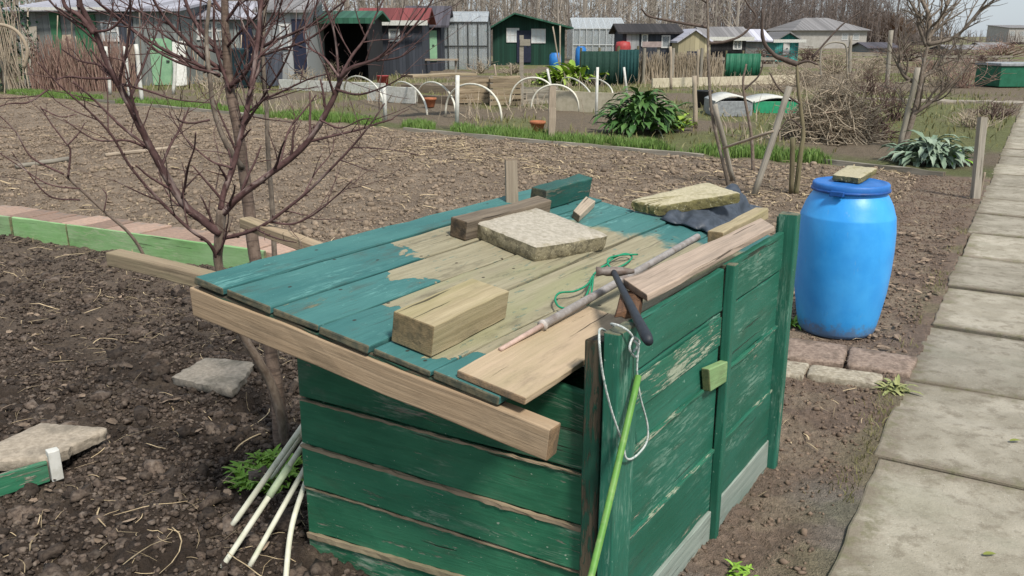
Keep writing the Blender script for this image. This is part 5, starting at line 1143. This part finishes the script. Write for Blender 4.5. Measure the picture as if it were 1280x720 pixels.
M['net']=plain('dark_green_net',(.014,.048,.035),(.01,.036,.027),12,.8);M['net2']=plain('green_sheet',(.02,.14,.08),(.015,.11,.06),6,.6);M['net3']=plain('blue_green_net',(.015,.065,.065),(.01,.05,.05),12,.8)
screen('green_screen','wide dark green windbreak screen behind the hoops',726,772,31,64,'net','green garden screens')
screen('green_screen','narrow blue green windbreak screen right of the wide dark one',773,797,31.4,62,'net3','green garden screens',1)
screen('green_screen','bright green sheet screen on the far grass',907,949,37,67,'net2','green garden screens',2)
# reed fence
random.seed(61)
def sticks_fence(name,lab,p0,p1,Y,pt,mat,n,h0=.7,cat='fence',thick=.25,posts=3,rr=.02,lean=.08):
    x0,x1=X(p0,90,Y),X(p1,90,Y);z=Zp(pt,Y);t=thing(name,lab,cat,((x0+x1)/2,Y,0));mb=MB()
    for i in range(n):
        xx=random.uniform(x0,x1);yy=Y+random.uniform(0,thick);h=z*random.uniform(h0,1.05);mb.tube([(xx,yy,-.03),(xx+random.gauss(0,lean)*.5,yy,h*.5),(xx+random.gauss(0,lean),yy+random.gauss(0,.05),h)],[rr,rr*.8,rr*.4],4,None,False)
    mb.build('reeds',M[mat],t)
    for i in range(posts):
        mb=MB();xx=x0+(x1-x0)*(i+.2)/posts;mb.tube([(xx,Y-.08,-.05),(xx,Y-.08,z*1.15)],.06,8);mb.build('post',M['greystake'],t)
M['cane_red']=bark('red_cane',(.2,.12,.1),(.28,.19,.15),False,(.36,.29,.22))
sticks_fence('reed_fence','pale beige reed fence right of the green screens',797,904,32,66,'reed',620,.55)
sticks_fence('raspberry_canes','dense reddish brown bare canes by the long grey shed',34,150,27.5,46,'cane_red',620,.45,'canes',1.2,0,.017,.12)
# yellow canes bundle and evergreen at far left
random.seed(63)
def fbush(name,lab,c,rx,ry,rz,n,sz,mat,stemm='barkg',cat='bush'):
    t=thing(name,lab,cat,(c[0],c[1],0));mb=MB()
    for i in range(n):
        d=RNG.normal(0,1,3);d/=np.linalg.norm(d);q=random.random()**.4;lump=1+.28*math.sin(5*d[0]+3*d[2]+c[0])*math.cos(4*d[1]-2*d[2])
        p=np.array(c)+d*np.array([rx,ry,rz])*q*lump
        if p[2]<.03:continue
        mb.leaf(p,RNG.normal(0,1,3)+ZV*.2,sz*random.uniform(.6,1.5),sz*random.uniform(.35,.6),.5,2)
    mb.build('foliage',M[mat],t)
    mb=MB()
    for i in range(5):mb.tube([(c[0]+random.gauss(0,rx*.1),c[1],-.05),(c[0]+random.gauss(0,rx*.3),c[1]+random.gauss(0,ry*.3),c[2]+rz*.3)],[.05,.02],6)
    mb.build('stems',M[stemm],t)
M['evergreen']=leafm('evergreen_leaf',(.012,.05,.028),(.03,.085,.04))
xx=X(-14,60,27.2);fbush('evergreen_bush','dark evergreen bush at the far left frame edge',(xx,27.8,1.6),1.0,.9,1.9,1500,.16,'evergreen')
t=thing('cane_bundle','bundle of tall yellowish canes left before the grey shed','canes',(X(16,100,27),27,0));mb=MB()
for i in range(26):
    a=np.array([X(18,100,27)+random.gauss(0,.18),27+random.gauss(0,.15),0]);b_=a+np.array([random.gauss(.0,.45),random.gauss(0,.2),random.uniform(2.2,3.6)]);mb.tube(spline([a,(a+b_)/2+RNG.normal(0,.05,3),b_],4),np.linspace(.02,.008,9),5)
mb.build('canes',M['brush'],t)
a=G(28,112);mb=MB();mb.tube(spline([P(30,85,26)*1.,P(34,62,26),P(22,40,26),P(2,31,26),P(-20,34,26),P(-34,60,26),P(-36,112,26)],6),.05,8);drop(tag(mb.build('cane_arch',M['reed'],None,0,True),'pale bent cane arch at the left frame edge','arch'))
# metal arch right
mb=MB();Yq=30;mb.tube(spline([P(1026,98,Yq),P(1026,66,Yq),P(1034,55,Yq),P(1048,53,Yq),P(1058,60,Yq),P(1059,98,Yq)],6),.03,8);drop(tag(mb.build('metal_arch',M['greystake'],None,0,True),'bent pale arch beside a grey post on the far plots','arch'))
# sheds right of the greenhouse
shed('dark_cabin','dark roofed cabin with blue windows behind the reed fence','shed',778,846,48,41,31,'cl_dark','rf_black','side',4,((802,810,42,58,1,1),(827,838,44,60,1,1)),((783,799,42,82,'cl_pale'),),.3)
mb=MB();Yq=33;wbox(mb,X(803,55,Yq),X(827,55,Yq),Yq,Yq+.06,Zp(59,Yq),Zp(52,Yq));q=thing('plank_rail','weathered pinkish plank on two legs above the reed fence','rail',(X(815,55,Yq),Yq,0));mb.build('plank',plain('pink_grey_plank',(.38,.3,.28),None,6),q)
for p_ in (806,824):
    mb=MB();xx=X(p_,55,Yq);wbox(mb,xx-.05,xx+.05,Yq+.062,Yq+.15,0,Zp(54,Yq));mb.build('leg',M['greystake'],q)
shed('tan_shed','pale tan gabled shed behind the reed fence','shed',848,888,46,52,38,'cl_tan','rf_pale','gable',3,(),((860,872,64,80,'shadegap'),),.1)
shed('dark_shed','black shed with pale roof edge behind the bright green screen','shed',884,932,50,47,35,'cl_black','rf_grey','side',4,((917,928,47,62,2,1),),(),.3,'white')
shed('grey_shed','low dull grey shed left of the turquoise one','shed',930,958,56,50,38,'cl_grey','rf_pale','side',4,(),(),.3)
shed('turquoise_shed','small turquoise gabled shed with white trim','shed',969,998,60,50,41,'cl_turq','rf_grey','gable',4,(),((980,988,54,68,'frame_w'),),.3,'white')
shed('house','long pale house with grey hipped roof in the distance','house',992,1082,125,38,21,'cl_rend','rf_grey','hip',14,((1066,1074,42,50,1,1),(1052,1060,42,50,1,1)),(),.5)
shed('white_building','white flat building far off at the right frame edge','building',1258,1300,260,35,31,'cl_rend','rf_grey','mono',12,((1262,1268,39,45,1,1),(1274,1280,39,45,1,1)),(),.3)
for (a,b_,Y,pe,pr,lb,w_,r_) in ((1188,1232,110,62,57,'low grey shed row far off right of the bare tree','cl_grey','rf_grey'),(1232,1262,120,60,54,'low dull brown shed beside the far white building','cl_brown','rf_grey'),(1086,1122,95,60,54,'low dim shed right of the hipped house','cl_grey','rf_dark')):
    shed('far_shed',lb,'shed',a,b_,Y,pe,pr,w_,r_,'side',5,((a+8,a+14,pe+2,pe+6,1,1),),(),.3)
# green container at right
Y=29.5;x0=X(1251,90,Y);t=thing('green_container','dark green container with grey lid at the right frame edge','container',(x0+1.2,Y,0));mb=MB();wbox(mb,x0,x0+2.6,Y,Y+1.6,.03,Zp(83,Y));mb.build('body',M['net2'],t,.02);mb=MB();wbox(mb,x0-.05,x0+2.65,Y-.05,Y+1.65,Zp(83,Y)+.004,Zp(79,Y));mb.build('lid',M['greyplas'],t,.02)
a=P(783,62,52);mb=MB();mb.lathe((X(779,55,48),48,0),[(.36,0),(.4,.8),(.42,1.1),(.36,1.35),(.02,1.4)],16);drop(tag(mb.build('red_tub',plain('red_plastic',(.4,.06,.06),None,8,.5),None,0,True),'tall red tub at the end of the pale greenhouse','tub'))
Yq=33;mb=MB();Yq=30;mb.lathe((X(478,90,Yq),Yq,0),[(.17,0),(.2,.36),(.22,.37),(.2,.38)],16);drop(tag(mb.build('red_tub',bpy.data.materials['red_plastic'],None,0,True),'short red tub in front of the red roofed shed','tub'))
# table/bench far by greenhouse
Yq=40;q=thing('garden_table','long pale wooden table before the dark framed greenhouse','table',(X(548,80,Yq),Yq,0));mb=MB();wbox(mb,X(524,75,Yq),X(572,75,Yq),Yq,Yq+.8,Zp(74,Yq)-.06,Zp(74,Yq));mb.build('tabletop',M['stakew'],q)
for p_ in (527,569):
    mb=MB();xx=X(p_,75,Yq);wbox(mb,xx-.05,xx+.05,Yq+.3,Yq+.4,0,Zp(74,Yq)-.062);mb.build('leg',M['greystake'],q)
# ------------------------------------------------------------------ woodland
def woodland(name,lab,x0,x1,y0,y1,n,hmin,hmax,mat,tw,rs,low=.25,k=4,spread=1.,tr=.16):
    random.seed(rs);mb=MB();V_=[];F_=[]
    rg=np.random.default_rng(rs)
    for i in range(n):
        x_=rg.uniform(x0,x1);y_=rg.uniform(y0,y1);h=rg.uniform(hmin,hmax);r=tr*rg.uniform(.4,1.3);a=np.array([x_,y_,-.1]);lean=rg.normal(0,.04*h,2)
        top=a+np.array([lean[0],lean[1],h]);mid=(a+top)/2+rg.normal(0,.15,3);rn=rg.random();mb.tube([a,mid,top],[r,r*.7,r*.15],4,rn,False)
        for j in range(tw):
            s=rg.uniform(low,1);p=a+(top-a)*s;d=np.array([rg.normal(0,1)*spread,rg.normal(0,1)*spread,rg.uniform(.3,1.8)]);d/=np.linalg.norm(d);l=h*.28*rg.uniform(.3,1)*(1.15-s*.6)
            m=p+d*l*.5+rg.normal(0,.06*l,3);e=p+d*l+np.array([0,0,l*.18]);w=r*.32*(1.2-s*.7)
            mb.tube([p,m,e],[w,w*.6,w*.15],3,rn,False)
            for q in range(k):
                b0_=p+(e-p)*rg.uniform(.25,1);dd=d+rg.normal(0,.6,3)+ZV*.2;dd/=np.linalg.norm(dd);ll=l*rg.uniform(.25,.6);e2=b0_+dd*ll;ww=.022;sd=np.cross(dd,[.2,1,.1]);sd=sd/np.linalg.norm(sd)*ww
                base=len(V_)*3;V_.append(np.array([b0_-sd,b0_+sd,e2]));F_.append((base,base+1,base+2))
    if V_:mb.add(np.vstack(V_),F_,None,.5)
    o=mb.build(name,M[mat],None,0,False);return tag(o,lab,'trees',kind='stuff')
M['woodg']=bark('grey_wood_bark',(.36,.32,.275),(.25,.215,.18),False,(.46,.425,.37));M['woodd']=bark('dark_wood_bark',(.2,.165,.145),(.14,.112,.1),False,(.26,.22,.195))
woodland('far_woodland','pale bare woodland standing behind the sheds',-62,20,74,112,430,9,15,'woodg',18,1,.1,9,1.1,.11)
woodland('undergrowth','bare grey brown undergrowth at the foot of the woodland',-64,20,72,96,1000,1.6,5.5,'woodd',7,3,.1,3,1.3,.05)
woodland('dark_thicket','dark brown bare thicket behind the house on the right',28,63,140,165,420,7.5,12,'woodd',16,2,.05,8,1.2,.10)
woodland('low_thicket','lower end of the dark thicket right of the house',64,78,160,172,150,3.2,6.5,'woodd',12,4,.05,8,1.2,.08)
woodland('distant_hedge','low reddish brown far hedge at the right horizon',84,190,190,240,420,1.6,3.4,'woodd',8,5,.05,3,1.4,.1)
M['orange']=bark('orange_twig',(.26,.17,.11),(.19,.125,.085))
def bushtree(lab,px_,Y,pt,w,mat,n,name='willow'):
    xx=X(px_,40,Y);z=Zp(pt,Y);t=thing(name,lab,'tree',(xx,Y,0));mb=MB();mb.tube([(xx,Y,-.1),(xx,Y,z*.4)],[.3,.22],8);mb.build('trunk',M['woodd'],t);mb=MB()
    for i in range(n):
        a=np.array([xx,Y,z*.35*random.random()+.3]);an=random.uniform(0,6.283);q=random.random()**.6;e=np.array([xx+math.cos(an)*w*q,Y+math.sin(an)*w*q,z*(.35+.65*math.sqrt(max(0,1-q*q))*random.uniform(.75,1.03))]);m_=(a+e)/2+np.array([math.cos(an)*w*q*.2,math.sin(an)*w*q*.2,-z*.02]);mb.tube(spline([a,m_,e],3),np.linspace(.07,.025,7),3,None,False)
    mb.build('crown',M[mat],t)
bushtree('round orange twigged tree in the distance at right',1100,150,13,6.0,'orange',800)
bushtree('small reddish bush before the far white building',1268,150,52,3.0,'woodd',300,'red_bush')
random.seed(83)
def shrub(px_,py_,hpx,w,n,mat,lab,grp='bare shrubs on the far plots'):
    g=G(px_,py_);h=P(px_,py_-hpx,g[1])[2];mb=MB()
    for q in range(n):
        a=g+np.array([random.gauss(0,w*.12),random.gauss(0,w*.12),-.03]);an=random.uniform(0,6.283);k=random.random();e=g+np.array([math.cos(an)*w*k,math.sin(an)*w*k,h*random.uniform(.55,1.05)*(1-.35*k*k)]);m_=(a*.45+e*.55)+np.array([math.cos(an)*w*k*.15,math.sin(an)*w*k*.15,0])+RNG.normal(0,w*.04,3)
        r=.011*max(1,g[1]/22);mb.tube(spline([a,m_,e],3),np.linspace(r,r*.4,7),3,None,False)
        for z in range(2):
            e2=m_+(e-m_)*random.random();f2=e2+np.array([random.gauss(0,w*.25),random.gauss(0,w*.2),abs(random.gauss(.1,h*.18))]);mb.tube([e2,f2],[r*.6,r*.3],3,None,False)
    drop(tag(mb.build('bare_shrub',M[mat],None,0,True),lab,'shrub',grp))
for q in ((1005,108,26,.9,46,'brush','grey dry shrub just left behind the big grey heap'),(1088,118,34,.9,50,'brushd','dark bare shrub right behind the big grey heap'),(1120,150,46,.7,46,'brushd','thin dark bare shrub between heap and leaning tan stake'),(1100,86,16,1.6,46,'brush','dry shrub behind the tall grey post'),(1225,82,14,2.0,46,'brushd','dark low shrub far left of the green container'),(1175,108,26,1.0,46,'brush','dry grey shrub just behind the trunk of the bushy tree'),(965,112,18,.7,30,'reed','pale dry tuft at the end of the yellowish plank edge'),(880,98,20,.9,40,'brush','dry shrub by the foot of the reed fence'),(640,92,12,.8,30,'brush','small dry shrub under the cross post'),(600,92,16,.7,30,'brush','small dry shrub behind the left slat bin'),(380,106,20,.8,36,'brush','dry shrub before the small pale panelled shed'),(1042,92,30,1.2,60,'reed','pale pinkish dry shrub under the bent arch'),(985,100,22,1.0,40,'brush','dry shrub just right of the bright green screen'),(1082,98,26,1.3,55,'brush','dry shrub left of the tall grey post'),(1205,110,40,1.2,45,'cane_red','reddish bare shrub right of the bushy bare tree'),(1235,96,18,1.6,50,'brush','low dry shrub left of the green container'),(1160,96,24,1.5,55,'cane_red','reddish shrub behind the bushy bare tree'),(1010,78,20,1.8,50,'brushd','dark bare shrub right of the turquoise shed'),(952,82,22,1.5,50,'brushd','dark bare shrub behind the bright green screen edge'),(1130,76,22,2.6,60,'brushd','wide dark bare shrub far right of the hipped house'),(1190,74,16,2.6,50,'brushd','dark shrub before the far grey shed row'),(1250,72,20,2.6,60,'cane_red','reddish shrub behind the green container'),(590,86,14,1.0,30,'brush','small dry shrub in front of the dark framed greenhouse'),(760,84,14,1.1,30,'brush','small dry shrub by the pale greenhouse'),(862,88,22,.9,40,'reed','pale dry shrub in front of the tan shed'),(415,100,26,.8,36,'brush','dry shrub before the open barn'),(510,92,18,.9,36,'brush','dry shrub left of the garden table'),(270,112,22,.8,36,'brush','small dry shrub before the dark water butt'),(1240,150,22,.5,40,'brushd','small dark clump right at the far path bend'),(1215,160,16,.5,36,'brush','small dry clump behind the square grey stake')):shrub(*q)
for (x0,x1,Y,pt,lb) in ((1062,1150,62,68,'low pale rail fence far behind the tall grey post'),(1180,1262,58,70,'low pale rail fence far behind the green container'),(886,968,46,72,'low grey rail fence behind the bright green screen')):
    xa,xb=X(x0,70,Y),X(x1,70,Y);z=Zp(pt,Y);t=thing('rail_fence',lb,'fence',((xa+xb)/2,Y,0),'low rail fences on the far plots')
    m=5
    for q in range(m+1):
        mb=MB();xx=xa+(xb-xa)*q/m;wbox(mb,xx-.06,xx+.06,Y,Y+.1,-.05,z*1.12);mb.build('post',M['greystake'],t)
    for zz in (z*.35,z*.9):
        mb=MB();wbox(mb,xa-.2,xb+.2,Y-.05,Y-.003,zz-.07,zz+.07);mb.build('rail',M['greystake'],t)
# ------------------------------------------------------------------ light, sky, camera
w=bpy.data.worlds.new('World');SC.world=w;w.use_nodes=True;nt=w.node_tree;bg=nt.nodes['Background'];sk=nt.nodes.new('ShaderNodeTexSky');sk.sky_type='NISHITA';sk.sun_disc=False
EL,AZ=52,150   # azimuth clockwise from +Y (view direction)
sk.sun_elevation=rad(EL);sk.sun_rotation=rad(AZ);sk.dust_density=1.0;sk.air_density=1.0;sk.ozone_density=4.0
hs=nt.nodes.new('ShaderNodeHueSaturation');hs.inputs['Saturation'].default_value=.85;nt.links.new(sk.outputs[0],hs.inputs['Color']);tc=nt.nodes.new('ShaderNodeTexCoord');cn=nt.nodes.new('ShaderNodeTexNoise');cn.inputs['Scale'].default_value=2.2;cn.inputs['Detail'].default_value=5;nt.links.new(tc.outputs['Generated'],cn.inputs['Vector'])
cl=nt.nodes.new('ShaderNodeMix');cl.data_type='RGBA';cl.inputs[6].default_value=(1.95,2.25,2.55,1);cl.inputs[7].default_value=(2.45,2.65,2.85,1);nt.links.new(cn.outputs['Fac'],cl.inputs[0])
mx=nt.nodes.new('ShaderNodeMix');mx.data_type='RGBA';mx.inputs[0].default_value=.85;nt.links.new(hs.outputs[0],mx.inputs[6]);nt.links.new(cl.outputs[2],mx.inputs[7]);nt.links.new(mx.outputs[2],bg.inputs[0]);bg.inputs[1].default_value=.145
ld=bpy.data.lights.new('sun','SUN');ld.energy=2.6;ld.angle=rad(10);ld.color=(1,.94,.85);lo=bpy.data.objects.new('sun',ld);COL.objects.link(lo)
sdir=Vector((math.sin(rad(AZ))*math.cos(rad(EL)),math.cos(rad(AZ))*math.cos(rad(EL)),math.sin(rad(EL))));lo.rotation_euler=sdir.to_track_quat('Z','Y').to_euler();lo.location=sdir*30
cd=bpy.data.cameras.new('camera');cam=bpy.data.objects.new('camera',cd);COL.objects.link(cam);cam.location=(0,0,H);cam.rotation_euler=(math.pi/2-TH,0,0);cd.sensor_width=36;cd.lens=F/1280*36;cd.clip_start=.05;cd.clip_end=5000;SC.camera=cam
vs_=SC.view_settings;vs_.view_transform='Standard';vs_.look='None';vs_.gamma=1;vs_.use_curve_mapping=False;vs_.exposure=0.76
